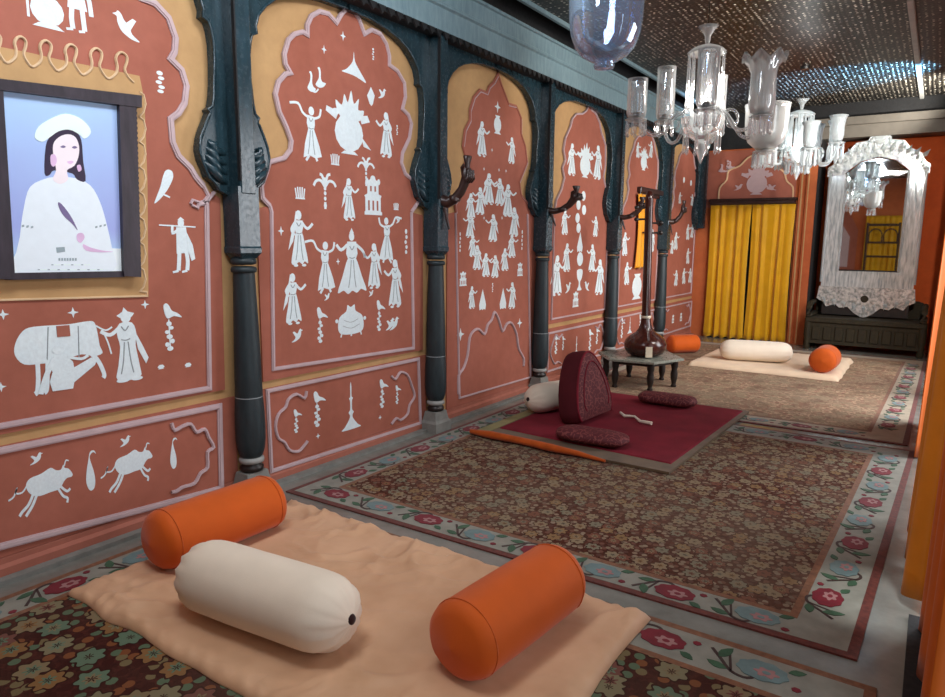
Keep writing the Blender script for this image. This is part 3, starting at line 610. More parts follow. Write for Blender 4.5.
# ------------------------------------------------------------------ end wall panel
Y9 = YD-.01
def exz(px, py): p = EY(px, py, Y9); return (p.x, p.z)
ep = MB().prism_y([(.13, 2.0), (1.40, 2.0), (1.40, 2.83), (.13, 2.83)], YD-.014, YD+.002).build('mural_panel', we, 'terra')
arch = [exz(x, y) for x, y in ((719, 199), (720, 188), (727, 180), (729, 171), (740, 166), (748, 158), (757, 155), (768, 158), (775, 166), (784, 172), (787, 181), (793, 187), (793, 198))]
MB().mat('cream_line').ribbon(smooth_poly(arch, 3), .02, 'y', YD-.03, YD-.01).build('moulding', ep)
MB().prism_y(arch, YD-.018, YD-.013).build('arch_field', ep, 'terra_dado')
def efig(kind, px, pyb, pyt, wide=1.0, flip=False):
    p0 = EY(px, pyb, YD-.02); p1 = EY(px, pyt, YD-.02); h = p1.z-p0.z; b = MB()
    for i, sh in enumerate(fig_shapes(kind)):
        f = -1 if flip else 1
        if sh[0] == 'l': b.ribbon([(f*u*h*wide, v*h) for u, v in sh[1]], sh[2]*h, 'y', 0, .004+.0003*i)
        else: b.prism_y([(f*u*h*wide, v*h) for u, v in sh], -.003-.0003*i, .004)
    b.build(kind, ep, 'moulding', (p0.x, YD-.02, p0.z))
efig('painted_flower_vase', 756, 194, 162, .95); efig('painted_bird', 738, 191, 184, 1.2); efig('painted_bird', 772, 191, 184, 1.2, True)
efig('painted_garland', 727, 172, 160, .8); efig('painted_swans', 727, 172, 161, 1.6)
rod = MB().cbox((.22, YD-.12, 2.03), (1.42, YD-.0, 2.085), .012).cbox((.20, YD-.1, 2.08), (1.44, YD-.0, 2.12), .01).build('curtain_pelmet', mat='darkwood')
tag(rod, 'dark carved wooden pelmet over the wide yellow door curtain', 'pelmet')
struct(MB().box((.24, YD-.012, 0), (1.42, YD+.004, 2.05)).build('door_1', mat='dark_gap'))

def curtain(name, x0, x1, y, z0, z1, folds, amp, mat, taper=0.0, axis='x', seed=0, flare=0.0, nz=26):
    rnd = random.Random(seed); ph = [rnd.uniform(0, 6.28) for _ in range(4)]; n = folds*12; b = MB(); vs = []; th = .006
    for side in (0, 1):
        for j in range(nz+1):
            v = j/nz; z = z0+(z1-z0)*v
            for i in range(n+1):
                u = i/n
                f = math.sin(2*PI*folds*u+ph[0]+.5*math.sin(3*u*PI+ph[1])+.25*math.sin(5*v+ph[2]+9*u))*(.55+.45*math.sin(2.3*2*PI*u+ph[3]))
                a = amp*(.55+.75*(1-v))
                c = (x0+x1)/2; xx = x0+(x1-x0)*u
                xx = c+(xx-c)*(1-taper*math.sin(PI*min(1, v*1.0))*.5)
                d = a*f+flare*(1-v)+side*th
                zz = z + (0.012*math.sin(2*PI*folds*u+ph[2]) if j == 0 else 0)
                vs.append((xx, y+d, zz) if axis == 'x' else (y+d, xx, zz))
    W = n+1; o2 = W*(nz+1); fs = []
    for j in range(nz):
        for i in range(n):
            q = (j*W+i, j*W+i+1, (j+1)*W+i+1, (j+1)*W+i); fs.append(q); fs.append(tuple(k+o2 for k in q[::-1]))
    for i in range(n): fs.append((i+1, i, i+o2, i+1+o2)); fs.append((nz*W+i, nz*W+i+1, nz*W+i+1+o2, nz*W+i+o2))
    for j in range(nz): fs.append((j*W, (j+1)*W, (j+1)*W+o2, j*W+o2)); fs.append(((j+1)*W+n, j*W+n, j*W+n+o2, (j+1)*W+n+o2))
    b.add(vs, fs, True); return b.build(name, mat=mat)
cu = empty('door_curtain', (0, 0, 0)); tag(cu, 'wide gathered yellow curtain closing the doorway in the end wall', 'curtain')
for nm, a, c, sd in (('curtain_panel', .23, .83, 3), ('curtain_panel', .84, 1.43, 8)):
    o = curtain(nm, a, c, YD-.085, .012, 2.028, 5, .034, 'yellow_cloth', .1, seed=sd); o.parent = cu

# ------------------------------------------------------------------ carved columns
BR = [(.02, 1.66), (.06, 1.685), (.10, 1.70), (.125, 1.735), (.16, 1.76), (.175, 1.80), (.195, 1.84), (.205, 1.89), (.195, 1.95), (.17, 2.01), (.145, 2.06), (.135, 2.08), (.145, 2.095), (.12, 2.115), (.108, 2.17), (.1, 2.25), (.096, 2.34), (.097, 2.42), (.105, 2.48), (.118, 2.52), (.15, 2.535), (.145, 2.57), (.165, 2.63), (.215, 2.69), (.285, 2.745), (.37, 2.785), (.5, 2.82), (.66, 2.84), (.8525, 2.845), (.8525, 2.9), (.02, 2.9)]
def column(i, label, arm=None, full=True, sides=(-1, 1)):
    t = empty('carved_column', (.085, (2.40, 4.125, 5.80, 7.53, 9.26, 10.9)[i], 0)); tag(t, label, 'column', None)
    if full:
        b = MB().mat('stone').loft([[(-.08-e, -.1-e, z), (.08+e, -.1-e, z), (.08+e, .1+e, z), (-.08-e, .1+e, z)] for e, z in ((-.002, 0), (-.002, .07), (-.018, .09), (-.03, .155))]); b.build('stone_base', t)
        b = MB().lathe([(.05, .153), (.064, .165), (.066, .185), (.053, .195), (.054, .205)], 24); b.build('base_moulding', t, 'blackwood')
        MB().lathe([(.053, .203), (.067, .21), (.07, .222), (.067, .234), (.056, .24)], 24).build('base_ring', t, 'ringwhite')
        MB().lathe([(.053, .238), (.064, .25), (.075, .285), (.081, .34), (.082, .41), (.08, .5), (.075, .575), (.0735, .583), (.0745, .592), (.071, .8), (.064, 1.05), (.056, 1.28)], 28).build('shaft', t, 'teal_shaft')
        MB().lathe([(.0738, .5815), (.0752, .584), (.0738, .5865)], 28, caps=False).build('shaft_joint', t, 'lime_line')
        b = MB()
        for z in (1.285, 1.33): b.lathe([(.054, z-.018), (.066, z-.012), (.069, z), (.066, z+.012), (.054, z+.018)], 24)
        b.build('neck_collar', t, 'teal_shaft')
        b = MB().mat('teal').loft([[(-.07-e, -.07-e, z), (.07+e, -.07-e, z), (.07+e, .07+e, z), (-.07-e, .07+e, z)] for e, z in ((-.022, 1.345), (-.016, 1.355), (-.002, 1.375), (-.001, 1.40), (-.005, 1.41), (-.005, 1.72))])
        b.build('capital_block', t)
    b = MB().mat('teal').cbox((-.085, -.05, 1.68), (.07, .05, 2.9), .008)
    b.mat('dark_gap').box((.05, -.0525, 1.75), (.0718, -.043, 2.88))
    b.build('post', t)
    for s in sides:
        pr = [(s*(d+(.012 if .05 < d < .6 else 0)), z) for d, z in BR]
        b = MB().mat('teal').prism_x(pr, -.08, -.022)
        inner = [(s*max(.0, d-.018), z+(.012 if z < 2.8 else .02)) for d, z in BR[:-2]]
        edge = [(q[0], q[1]) for q in pr[:-2]]
        b.tube([(-.024, d, z) for d, z in edge], .009, 6)
        # curled leaf at the foot
        for k in range(4):
            a = k*.5; b.tube([(-.035, s*.07, 1.74+.05*k), (-.018, s*(.11+.012*k), 1.76+.045*k), (-.012, s*(.16-.006*k), 1.80+.04*k), (-.03, s*(.2-.01*k), 1.84+.035*k)], [.02, .026, .024, .008], 7)
        b.build('bracket', t)
    if arm:
        b = MB(); b.M = Matrix.Translation((.075, 0, 1.74)) @ Matrix.Diagonal((arm[0], 1.1, arm[1], 1)) @ Matrix.Translation((-.08, 0, -1.70))
        b.tube([(.06, .0, 1.70), (.12, .01, 1.69), (.19, .03, 1.71), (.26, .05, 1.76), (.31, .06, 1.83)], [.04, .036, .034, .036, .042], 10)
        b.lathe([(.046, -.014), (.052, 0), (.046, .014)], 12, (.2, .03, 1.71))
        b.lathe([(.03, 1.81), (.05, 1.835), (.054, 1.87), (.04, 1.90)], 10, (.325, .062, 0))
        for k in range(4): b.tube([(.35, .025+.022*k, 1.82), (.385, .027+.022*k, 1.84), (.37, .03+.022*k, 1.885)], .014, 6)
        b.tube([(.30, .035, 1.86), (.31, .012, 1.90), (.335, .02, 1.915)], .013, 6)
        b.lathe([(.022, 1.89), (.026, 1.93), (.042, 1.97), (.036, 1.976)], 12, (.33, .063, 0))
        b.tube([(.09, .0, 1.66), (.11, .01, 1.58), (.13, .02, 1.52)], [.018, .013, .008], 6)
        b.build('arm_bracket', t, 'darkwood')
    return t
column(0, 'tall dark teal carved column between the portrait panel and the panel of dancing women')
column(1, 'dark teal carved column between the dancing women panel and the panel with a ring of dancers', (.62, 1.15))
column(2, 'dark teal carved column just behind the white bolster of the maroon seat', (.88, .8))
column(3, 'slim dark column beside the small hanging yellow cloth, behind the low table', (.85, .8))
column(4, 'slim dark column just beyond the gourd lute, before the corner', (.6, 1.0))
column(5, 'dark carved bracket column in the corner beside the wide yellow curtain', None, False, (-1,))

# ------------------------------------------------------------------ framed portrait
X1 = .05
def pq(px, py, X=X1): p = WX(px, py, X); return (p.y, p.z)
pt = empty('framed_portrait', (0, 1.6, 1.2)); tag(pt, 'framed portrait print of a woman in white with a hat, on the mural wall', 'picture')
pt.location = (0, 0, 0)
fr = MB()
fr.prism_x([pq(-6, 79), pq(139, 96), pq(139, 108), pq(-6, 90)], .016, .075)
fr.prism_x([pq(117, 104), pq(134, 106), pq(139, 277), pq(122, 276)], .016, .07)
fr.prism_x([pq(-22, 86), pq(1, 90), pq(13, 279), pq(-10, 279)], .016, .07)
fr.prism_x([pq(8, 273), pq(124, 271), pq(124, 277), pq(8, 280)], .016, .056)
fr.build('picture_frame', pt, 'framewood')
b = MB()
for k in range(34):
    p = pq(134.5+.13*k, 108+5*k); b.box((.03, p[0]-.006, p[1]-.006), (.06, p[0]+.007, p[1]+.006))
b.build('frame_beading', pt, 'framewood')
bg = MB().prism_x([pq(1, 90), pq(119, 106), pq(123, 273), pq(13, 277)], .016, .046).build('print', pt, 'print_sky')
def art(name, pts, lay, mat, sm=True):
    pp = [pq(x, y, .047) for x, y in pts]
    if sm: pp = smooth_poly(pp, 3, True)
    MB().prism_x(pp, .046, .0465+.0004*lay).build(name, bg, mat)
def z2(l): return [(x*.3012, 80+y*.3012) for x, y in l]
art('lower_wash', z2([(46, 590), (60, 560), (200, 552), (405, 560), (408, 645), (50, 650)]), 1, 'print_white', False)
art('dress', z2([(60, 640), (66, 520), (80, 420), (100, 355), (150, 328), (190, 322), (250, 326), (300, 350), (330, 400), (352, 470), (372, 560), (380, 630), (240, 648)]), 2, 'print_dress')
art('hair', z2([(148, 310), (152, 220), (170, 185), (210, 165), (250, 172), (270, 200), (276, 270), (284, 335), (255, 330), (240, 310), (180, 300), (165, 315)]), 3, 'print_hair')
art('face', z2([(176, 215), (195, 190), (225, 180), (250, 190), (262, 220), (260, 255), (246, 285), (222, 300), (226, 330), (200, 345), (175, 330), (186, 300), (178, 260)]), 4, 'print_skin')
art('hat', z2([(115, 190), (128, 155), (170, 128), (215, 112), (262, 125), (295, 155), (300, 178), (280, 195), (262, 180), (230, 165), (195, 170), (165, 190), (140, 205)]), 5, 'print_hat')
art('ear_ring', z2([(168, 250), (182, 248), (188, 270), (178, 288), (168, 278)]), 6, 'print_pink')
art('ear_ring', z2([(255, 285), (266, 282), (270, 298), (260, 304)]), 6, 'print_pink')
for e in ((200, 222), (238, 224)): art('eye', z2([(e[0], e[1]), (e[0]+9, e[1]-5), (e[0]+18, e[1]), (e[0]+9, e[1]+4)]), 6, 'print_bird')
art('lips', z2([(222, 272), (234, 268), (244, 272), (233, 279)]), 6, 'print_pink')
art('held_bird', z2([(192, 408), (204, 412), (232, 448), (252, 486), (256, 498), (240, 478), (216, 456), (200, 434)]), 6, 'print_bird')
art('hand', z2([(256, 512), (272, 508), (280, 522), (268, 540), (256, 532)]), 6, 'print_pink')
art('sash', z2([(275, 545), (300, 556), (340, 566), (376, 570), (330, 572), (285, 566)]), 5, 'print_pink')
for k in range(3): art('sleeve_trim', z2([(72+15*k, 482+2*k), (80+15*k, 480+2*k), (80+15*k, 487+2*k), (72+15*k, 489+2*k)]), 5, 'print_grey', False)
for k in range(3): art('sleeve_trim', z2([(316+14*k, 486-3*k), (323+14*k, 484-3*k), (323+14*k, 490-3*k), (316+14*k, 492-3*k)]), 5, 'print_grey', False)
art('emblem', z2([(186, 556), (214, 554), (216, 570), (188, 574)]), 5, 'print_grey', False)
for k in range(7): art('caption', z2([(194+9*k, 591), (200+9*k, 591), (200+9*k, 600), (194+9*k, 600)]), 5, 'print_grey', False)
for k in range(12): art('caption', z2([(170+11*k, 612), (177+11*k, 612), (177+11*k, 615), (170+11*k, 615)]), 5, 'print_hat' if k % 3 else 'print_grey', False)
for k in range(20): art('caption', z2([(125+11*k, 628), (132+11*k, 628), (132+11*k, 631), (125+11*k, 631)]), 5, 'print_hat' if k % 3 else 'print_grey', False)

# ------------------------------------------------------------------ small yellow hanging and pelmet in the fourth bay
o = MB().cbox((.012, 8.36, 2.07), (.07, 9.2, 2.14), .008).cbox((.012, 8.4, 2.03), (.05, 9.16, 2.075), .006).build('wall_pelmet', mat='darkwood')
tag(o, 'narrow dark wooden pelmet high on the mural wall above the small yellow cloth', 'pelmet')
cl = curtain('yellow_cloth', 8.30, 8.80, .055, 1.13, 2.05, 3, .022, 'yellow_cloth_b', .5, 'y', 5)
tag(cl, 'small tied yellow cloth hanging on the mural wall behind the lute neck', 'cloth')
MB().tube([(.095, 8.42, 1.58), (.10, 8.55, 1.575), (.095, 8.68, 1.58)], .012, 6).build('tie_band', cl, 'maroon_dark')

# ------------------------------------------------------------------ rugs
def lerp(a, b, t): return a+(b-a)*t
def slab(q, z0, z1, b): return b.prism_z(q, z0, z1)
def flower(b, c, r, col, z, seed, u, w):
    rnd = random.Random(seed); u = Vector(u); w = Vector(w)
    def P(lst, zz, m): b.mat(m).prism_z([tuple(c+u*x+w*y) for x, y in lst], zz-.0015, zz)
    n = 40; ph = rnd.uniform(0, 6)
    P([(r*1.15*(1+.05*math.cos(9*2*PI*k/n+ph))*math.cos(2*PI*k/n), r*.8*(1+.05*math.cos(9*2*PI*k/n+ph))*math.sin(2*PI*k/n)) for k in range(n)], z, col)
    P([(r*.5*(1+.2*math.cos(6*2*PI*k/n))*math.cos(2*PI*k/n)+.2*r, r*.34*(1+.2*math.cos(6*2*PI*k/n))*math.sin(2*PI*k/n)-.1*r) for k in range(n)], z+.0008, 'fl_pink')
    P([(r*.2*math.cos(2*PI*k/12)+.2*r, r*.14*math.sin(2*PI*k/12)-.1*r) for k in range(12)], z+.0014, col)
def leaf(b, c, d, L, wd, z, m='fl_leaf'):
    d = Vector(d).normalized(); n = Vector((-d.y, d.x)); c = Vector(c)
    b.mat(m).prism_z([tuple(c+d*(L*t)+n*(wd*s)) for t, s in ((0, 0), (.25, .8), (.5, 1), (.8, .6), (1, 0), (.8, -.45), (.5, -.8), (.25, -.6))], z-.0015, z)
def border_run(b, p0, p1, width, z, seed=0, pitch=.31):
    p0 = Vector(p0); p1 = Vector(p1); L = (p1-p0).length; u = (p1-p0)/L; w = Vector((-u.y, u.x)); n = max(1, int(L/pitch)); st = L/n
    rnd = random.Random(seed)
    for i in range(n):
        c = p0+u*(st*(i+.5))+w*rnd.uniform(-.01, .01)
        s = 1 if i % 2 else -1
        pts = [tuple(c+u*x+w*y) for x, y in ((-st*.52, s*width*.22), (-st*.4, -s*width*.02), (-st*.26, -s*width*.3), (-st*.1, -s*width*.34), (.0, -s*width*.1))]
        b.mat('fl_stem').ribbon(smooth_poly(pts, 4), .012, 'z', z-.001, z+.0002)
        b.mat('fl_stem').ribbon([tuple(c-u*st*.26-w*s*width*.3), tuple(c-u*st*.36+w*s*width*.34)], .009, 'z', z-.001, z+.0002)
        leaf(b, c-u*st*.42+w*s*.0, u*.4+w*s, .085, .022, z+.0006); leaf(b, c-u*st*.3-w*s*width*.28, -u+w*s*.25, .075, .02, z+.0006); leaf(b, c+u*st*.22+w*s*width*.2, u+w*s*.5, .06, .018, z+.0006)
        b.mat('fl_crimson').prism_z([tuple(c+u*(st*.33+.016*math.cos(k))+w*(-s*width*.22+.014*math.sin(k))) for k in range(6)], z-.001, z+.0008)
        flower(b, c, width*.36, ('fl_crimson', 'fl_blue')[i % 2], z+.0014, i+seed, u, w)
def rug(name, label, outer, inner, field, border, runs, width, guard='guard_red', hz=.008, line_q=None):
    r = empty(name, (0, 0, 0)); tag(r, label, 'rug')
    slab(outer, .0, hz, MB()).build('backing', r, guard)
    def inset(q, d):
        c = sum((Vector(p) for p in q), Vector((0, 0)))/4
        return [tuple(Vector(p)+Vector((d if p[0] < c.x else -d, d if p[1] < c.y else -d))) for p in q]
    slab(inset(outer, .035), .001, hz+.001, MB()).build('border', r, border)
    g = slab([tuple(p) for p in inset(inner, -.03)], .001, hz+.0018, MB()).build('guard_stripe', r, 'guard_orange')
    slab(inner, .001, hz+.0028, MB()).build('field', r, field)
    if runs:
        for i, (a, c) in enumerate(runs):
            b = MB(); border_run(b, a, c, width, hz+.0028, 11*i); b.build('border_pattern', r)
    return r
rug('floral_rug', 'dark red floral rug with cream flowered border, under the peach mattress', [(.185, -1.2), (3.16, -1.2), (3.16, 2.46), (.185, 2.46)], [(.39, -.95), (2.88, -.95), (2.88, 2.2), (.39, 2.2)], 'field_near', 'border_cream',
    [((.295, -.2), (.295, 2.1)), ((.25, 2.335), (3.0, 2.335)), ((3.0, 1.1), (3.0, 2.2))], .2, 'guard_orange')
rug('floral_rug', 'brown floral rug with cream flowered border, under the maroon seating mat', [(.185, 2.55), (3.09, 2.60), (3.19, 5.66), (.185, 5.66)], [(.42, 2.80), (2.84, 2.80), (2.92, 5.36), (.42, 5.40)], 'field_mid', 'border_cream',
    [((.31, 2.85), (.31, 5.4)), ((.3, 2.685), (2.9, 2.70)), ((2.95, 2.85), (3.04, 5.5)), ((.3, 5.52), (3.0, 5.52))], .2, 'guard_red')
rug('floral_rug', 'faded tan rug with pale border in front of the yellow door curtain', [(.185, 5.76), (3.14, 5.80), (3.2, 10.3), (.185, 10.3)], [(.35, 6.02), (2.86, 6.08), (2.95, 10.05), (.35, 10.05)], 'field_far', 'border_far',
    [((2.99, 6.2), (3.07, 10.0)), ((.3, 5.89), (2.9, 5.93))], .18, 'guard_red')

# ------------------------------------------------------------------ mattresses and bolsters
def pad(name, label, x0, x1, y0, y1, h, mat, wr, seed=0, nx=130, ny=84, wob=.02, press=()):
    """stuffed spread with crumpled top and puckered edges"""
    vs = []; fs = []
    def top(u, v):
        x = lerp(x0, x1, u); y = lerp(y0, y1, v)
        e = min(u*(x1-x0), (1-u)*(x1-x0), v*(y1-y0), (1-v)*(y1-y0))
        k = min(1, e/.07); edge = math.sqrt(max(0, 1-(1-k)**2))
        n1 = noise.noise(Vector((x*3.1+seed, y*3.1, seed))); n2 = abs(noise.noise(Vector((x*6+5+2*n1, y*3.5+n1*2, seed+3)))); n3 = abs(noise.noise(Vector((x*11+n1, y*13, seed+9))))
        pk = math.sin((x+y)*70+4*n1)*.5*(1-k)
        rdg = abs(noise.noise(Vector((x*2.2+1.5*n1, y*5.5-x*1.5+n1, seed+21)))); rdg2 = abs(noise.noise(Vector((x*5.5+y*2.0+n1, y*2.4+n1, seed+31))))
        f_ = n1*.5+max(0, .16-rdg)*4.2+max(0, .10-rdg2)*3.2
        for (pxx, pyy, pr) in press:
            d_ = math.hypot(x-pxx, y-pyy)/pr
            if d_ < 1: f_ = f_*d_**3-.05*(1-d_)
        z = .006+edge*(h+wr*min(f_, .9)+pk*.012)
        dx = wob*noise.noise(Vector((x*4, y*4, 7+seed)))*(1-k); dy = wob*noise.noise(Vector((x*5, y*4, 17+seed)))*(1-k)
        return (x+dx, y+dy, max(.004, z))
    for j in range(ny+1):
        for i in range(nx+1):
            u = i/nx; v = j/ny
            u = .5-.5*math.cos(PI*u)*(.55+.45*abs(math.cos(PI*u))) if False else u
            vs.append(top(u, v))
    W = nx+1
    for j in range(ny):
        for i in range(nx): fs.append((j*W+i, j*W+i+1, (j+1)*W+i+1, (j+1)*W+i))
    rim = [i for i in range(W)]+[j*W+nx for j in range(1, ny+1)]+[ny*W+i for i in range(nx-1, -1, -1)]+[j*W for j in range(ny-1, 0, -1)]
    base = len(vs); vs += [(vs[k][0], vs[k][1], .0) for k in rim]
    for a in range(len(rim)): c = (a+1) % len(rim); fs.append((rim[a], base+a, base+c, rim[c]))
    b = MB(); b.add([(p[0]-x0, p[1]-y0, p[2]) for p in vs], fs, True)
    o = b.build(name, mat=mat, loc=(x0, y0, .0125)); tag(o, label, 'mattress'); return o
pad('mattress', 'crumpled peach floor mattress carrying two orange bolsters and a cream one, nearest the viewer', .38, 2.40, 1.24, 2.43, .03, 'peach_cloth', .028, 1, press=[(.575, 1.825, .5), (1.285, 1.505, .55), (2.065, 1.945, .5)])
pad('mattress', 'pale floor mattress laid before the yellow door curtain, far end of the room', .84, 2.44, 8.1, 9.6, .05, 'mattress_cloth', .010, 5, 60, 40, press=[(1.5, 8.56, .6), (2.265, 8.37, .4)])

def bolster(label, c, ang, L, r, mat, z, kind, group=None, sag=0.0):
    t = empty('bolster', (c[0], c[1], z+r*.955), ang); tag(t, label, 'bolster', group)
    n = 40; rings = []; ex = .10 if kind == 'cream' else .07
    m = 34
    for i in range(m+1):
        u = -1+2*i/m; x = u*L/2
        d = max(0, abs(x)-(L/2-ex*(1.6 if kind == 'cream' else 1)))/(ex*(1.6 if kind == 'cream' else 1))
        rr = r*math.sqrt(max(0, 1-d**(2.3 if kind == 'cream' else 2.6)))*(1-.03*u*u)
        rr = max(rr, .004)
        ring = []
        for k in range(n):
            a = 2*PI*k/n
            wr = 1+.012*noise.noise(Vector((x*7, math.cos(a)*2, math.sin(a)*2+c[0]*9)))
            if kind == 'cream' and d > .2: wr += .10*(d-.2)*math.sin(a*13+x*5)+.05*(d-.2)*math.sin(a*29)
            wr += .012*noise.noise(Vector((x*3+c[1]*5, math.cos(a)*1.2, math.sin(a)*5)))*(1 if kind == 'cream' else .8)
            flat = .94 if math.sin(a) < -.6 else 1.0
            ring.append((x, rr*wr*math.cos(a), rr*wr*math.sin(a)*flat))
        rings.append([(q[0], q[1]+sag*(1-(2*q[0]/L)**2), q[2]) for q in ring])
    MB().loft(rings, True, True, True).build('bolster_body', t, mat)
    if kind == 'cream':
        for s in (-1, 1):
            b = MB(); b.M = Matrix.Translation((s*(L/2-.004), 0, .01)) @ Matrix.Rotation(s*PI/2, 4, 'Y'); b.lathe([(.017, -.012), (.02, -.004), (.015, .004), (.004, .006)], 14)
            b.build('tie_hole', t, 'hole')
    else:
        b = MB()
        for s in (-1, 1): b.tube([(s*(L/2-ex), r*.984*math.cos(2*PI*k/36), r*.988*math.sin(2*PI*k/36)*(.94 if math.sin(2*PI*k/36) < -.6 else 1)) for k in range(37)], .0028, 6)
        b.tube([(-L/2+ex, r*.985*math.cos(-.15), r*.985*math.sin(-.15)), (0, r*1.0*math.cos(-.15), r*1.0*math.sin(-.15)), (L/2-ex, r*.985*math.cos(-.15), r*.985*math.sin(-.15))], .003, 6)
        b.build('piping', t, 'orange_seam')
    return t
zt = .0125+.036
bolster('orange bolster lying along the mural wall, touching the cream bolster on the peach mattress', (.575, 1.825), math.radians(89), .66, .135, 'orange_cloth', zt, 'o')
bolster('cream cylindrical bolster with gathered end on the crumpled peach mattress', (1.285, 1.505), math.radians(6), .80, .139, 'cream_cloth', zt, 'cream')
bolster('orange bolster lying alone at the open end of the crumpled peach mattress', (2.065, 1.945), math.radians(84.7), .665, .137, 'orange_cloth', zt, 'o')
zf = .0125+.06
bolster('small orange bolster beside the gourd lute, by the mural wall corner', (.495, 9.03), math.radians(48), .45, .125, 'orange_cloth', .0125, 'o')
bolster('long cream bolster lying in front of the wide yellow curtain', (1.50, 8.56), math.radians(14), .82, .126, 'cream_cloth', zf, 'cream')
bolster('short orange bolster at the mirror end of the pale far mattress', (2.265, 8.37), math.radians(88), .44, .14, 'orange_cloth', zf, 'o')

# ------------------------------------------------------------------ maroon seat
mt = empty('seating_mat', (0, 0, .0006)); tag(mt, 'maroon seating mat with drab border and orange front edge on the brown rug', 'mat')
MB().prism_z([(.40, 4.14), (1.92, 4.12), (1.97, 6.1), (.42, 6.1)], .0135, .03).build('border', mt, 'olive_border')
b = MB(); b.loft([[(.52, 4.36, .029), (1.88, 4.28, .029), (1.93, 6.06, .029), (.52, 6.06, .029)], [(.53, 4.37, .038), (1.87, 4.29, .038), (1.92, 6.05, .038), (.53, 6.05, .038)]]); b.build('field', mt, 'maroon')
MB().tube([(.40, 4.15, .034), (.6, 4.12, .046), (.85, 4.13, .043), (1.1, 4.10, .045), (1.3, 4.115, .036), (1.5, 4.10, .026)], [.018, .03, .027, .029, .02, .01], 8).build('edging', mt, 'orange_edging')
MB().prism_z([(.41, 4.2), (.51, 4.2), (.5, 5.0), (.42, 5.0)], .03, .033).build('corner_lining', mt, 'greenish')
def cushion(label, c, ang, L, w, h, z, mat):
    t = empty('flat_cushion', (c[0], c[1], z), ang); tag(t, label, 'cushion')
    rings = []
    for i in range(25):
        u = -1+i/12; e = (1-abs(u)**5)**.5 if abs(u) < 1 else 0.0; e = max(e, .12)
        rings.append([(u*L/2, w/2*e*math.copysign(abs(math.cos(a))**.8, math.cos(a)), h/2+h/2*e*math.copysign(abs(math.sin(a))**.9, math.sin(a))+.004*noise.noise(Vector((u*3, math.cos(a)*2, c[1])))) for a in [2*PI*k/24 for k in range(24)]])
    MB().loft(rings, True, True, True).build('cushion_body', t, mat)
    MB().tube([(u*L/2, s*w/2*1.0, h/2) for s, u in ((1, -.85), (1, 0), (1, .85))], .005, 6).build('piping', t, 'maroon_dark')
    return t
cushion('flat maroon cushion lying on the near edge of the seating mat', (1.27, 4.40), math.radians(3), .54, .26, .095, .043, 'brocade')
cushion('flat maroon cushion lying on the far edge of the seating mat, near the low table', (1.33, 5.86), math.radians(2), .52, .24, .10, .043, 'brocade')
# back cushion: round-headed, leaning
bt = empty('back_cushion', (.97, 4.99, .05), 0); bt.rotation_euler = (0, math.radians(-12), math.radians(-4)); tag(bt, 'round-topped maroon brocade back cushion standing on the seating mat', 'cushion')
prof = [(-.26, 0), (-.29, .06), (-.285, .14), (-.265, .23), (-.225, .33), (-.165, .43), (-.09, .51), (0, .545), (.09, .51), (.165, .43), (.225, .33), (.265, .23), (.285, .14), (.29, .06), (.26, 0)]
prof = smooth_poly(prof, 3)
rings = []
for x, k in ((-.1, .86), (-.085, .95), (-.05, .995), (.05, .995), (.085, .95), (.1, .86)):
    rings.append([(x, p[0]*k, .27+(p[1]-.27)*k) for p in prof])
b = MB().mat('maroon_dark').loft(rings[1:5], True, True, True); b.build('cushion_core', bt)
b = MB().mat('brocade').loft([rings[4], rings[5], [(.112, p[1]*.5, .27+(p[2]-.27)*.5) for p in rings[5]], [(.115, 0, .27+(p[2]-.27)*.1) for p in rings[5]]], True, True, True); b.build('brocade_face', bt)
MB().tube([(.087, p[1], p[2]) for p in rings[4]], .009, 8).build('piping', bt, 'maroon')
MB().tube([(.108, p[1]*.72, .26+(p[2]-.26)*.72) for p in rings[4]], .005, 6).build('embroidered_arch', bt, 'maroon')
bolster('white bolster lying behind the round-topped maroon back cushion', (.60, 5.1), math.radians(72), .6, .125, 'cream_cloth', .040, 'cream')
wc = MB().tube([(1.13, 5.28, .058), (1.2, 5.2, .056), (1.27, 5.24, .054), (1.36, 5.12, .055), (1.46, 5.1, .058)], [.01, .013, .01, .012, .016], 6).build('white_cord', mat='cream_cloth')
tag(wc, 'short white twisted cord lying across the maroon seating mat', 'cord')

# ------------------------------------------------------------------ low table and lute
TC = (.745, 6.74)
tb = empty('low_table', (TC[0], TC[1], 0.0125), math.radians(8)); tag(tb, 'low six-sided wooden table with dark turned legs under the gourd lute', 'table')
def hexa(r, z): return [(r*math.cos(2*PI*k/6), r*math.sin(2*PI*k/6), z) for k in range(6)]
MB().loft([hexa(.41, .268), hexa(.44, .275), hexa(.44, .292), hexa(.43, .299)]).build('tabletop', tb, 'tabletop')
MB().loft([hexa(.35, .235), hexa(.36, .24), hexa(.36, .269)]).build('apron', tb, 'blackwood')
leg0 = None
for k in range(6):
    a = 2*PI*k/6
    if leg0 is None:
        leg0 = MB().lathe([(.024, 0), (.03, .01), (.02, .03), (.024, .05), (.034, .09), (.036, .14), (.028, .18), (.036, .21), (.036, .26)], 14).build('leg', tb, 'blackwood')
        o = leg0
    else: o = leg0.copy(); COL.objects.link(o); o.parent = tb
    o.location = (.35*math.cos(a), .35*math.sin(a), 0)
lu = empty('gourd_lute', (.80, 6.73, .313), 0); tag(lu, 'long-necked dark gourd lute standing upright on the low table', 'lute')
lu.rotation_euler = (math.radians(1.5), math.radians(-1.5), math.radians(30)); lu.scale = (1.09, 1.09, .965)
MB().lathe([(.03, 0), (.12, .004), (.165, .03), (.192, .08), (.195, .13), (.178, .175), (.14, .215), (.095, .245), (.065, .29), (.05, .34), (.043, .40)], 36).build('gourd_body', lu, 'tanwood')
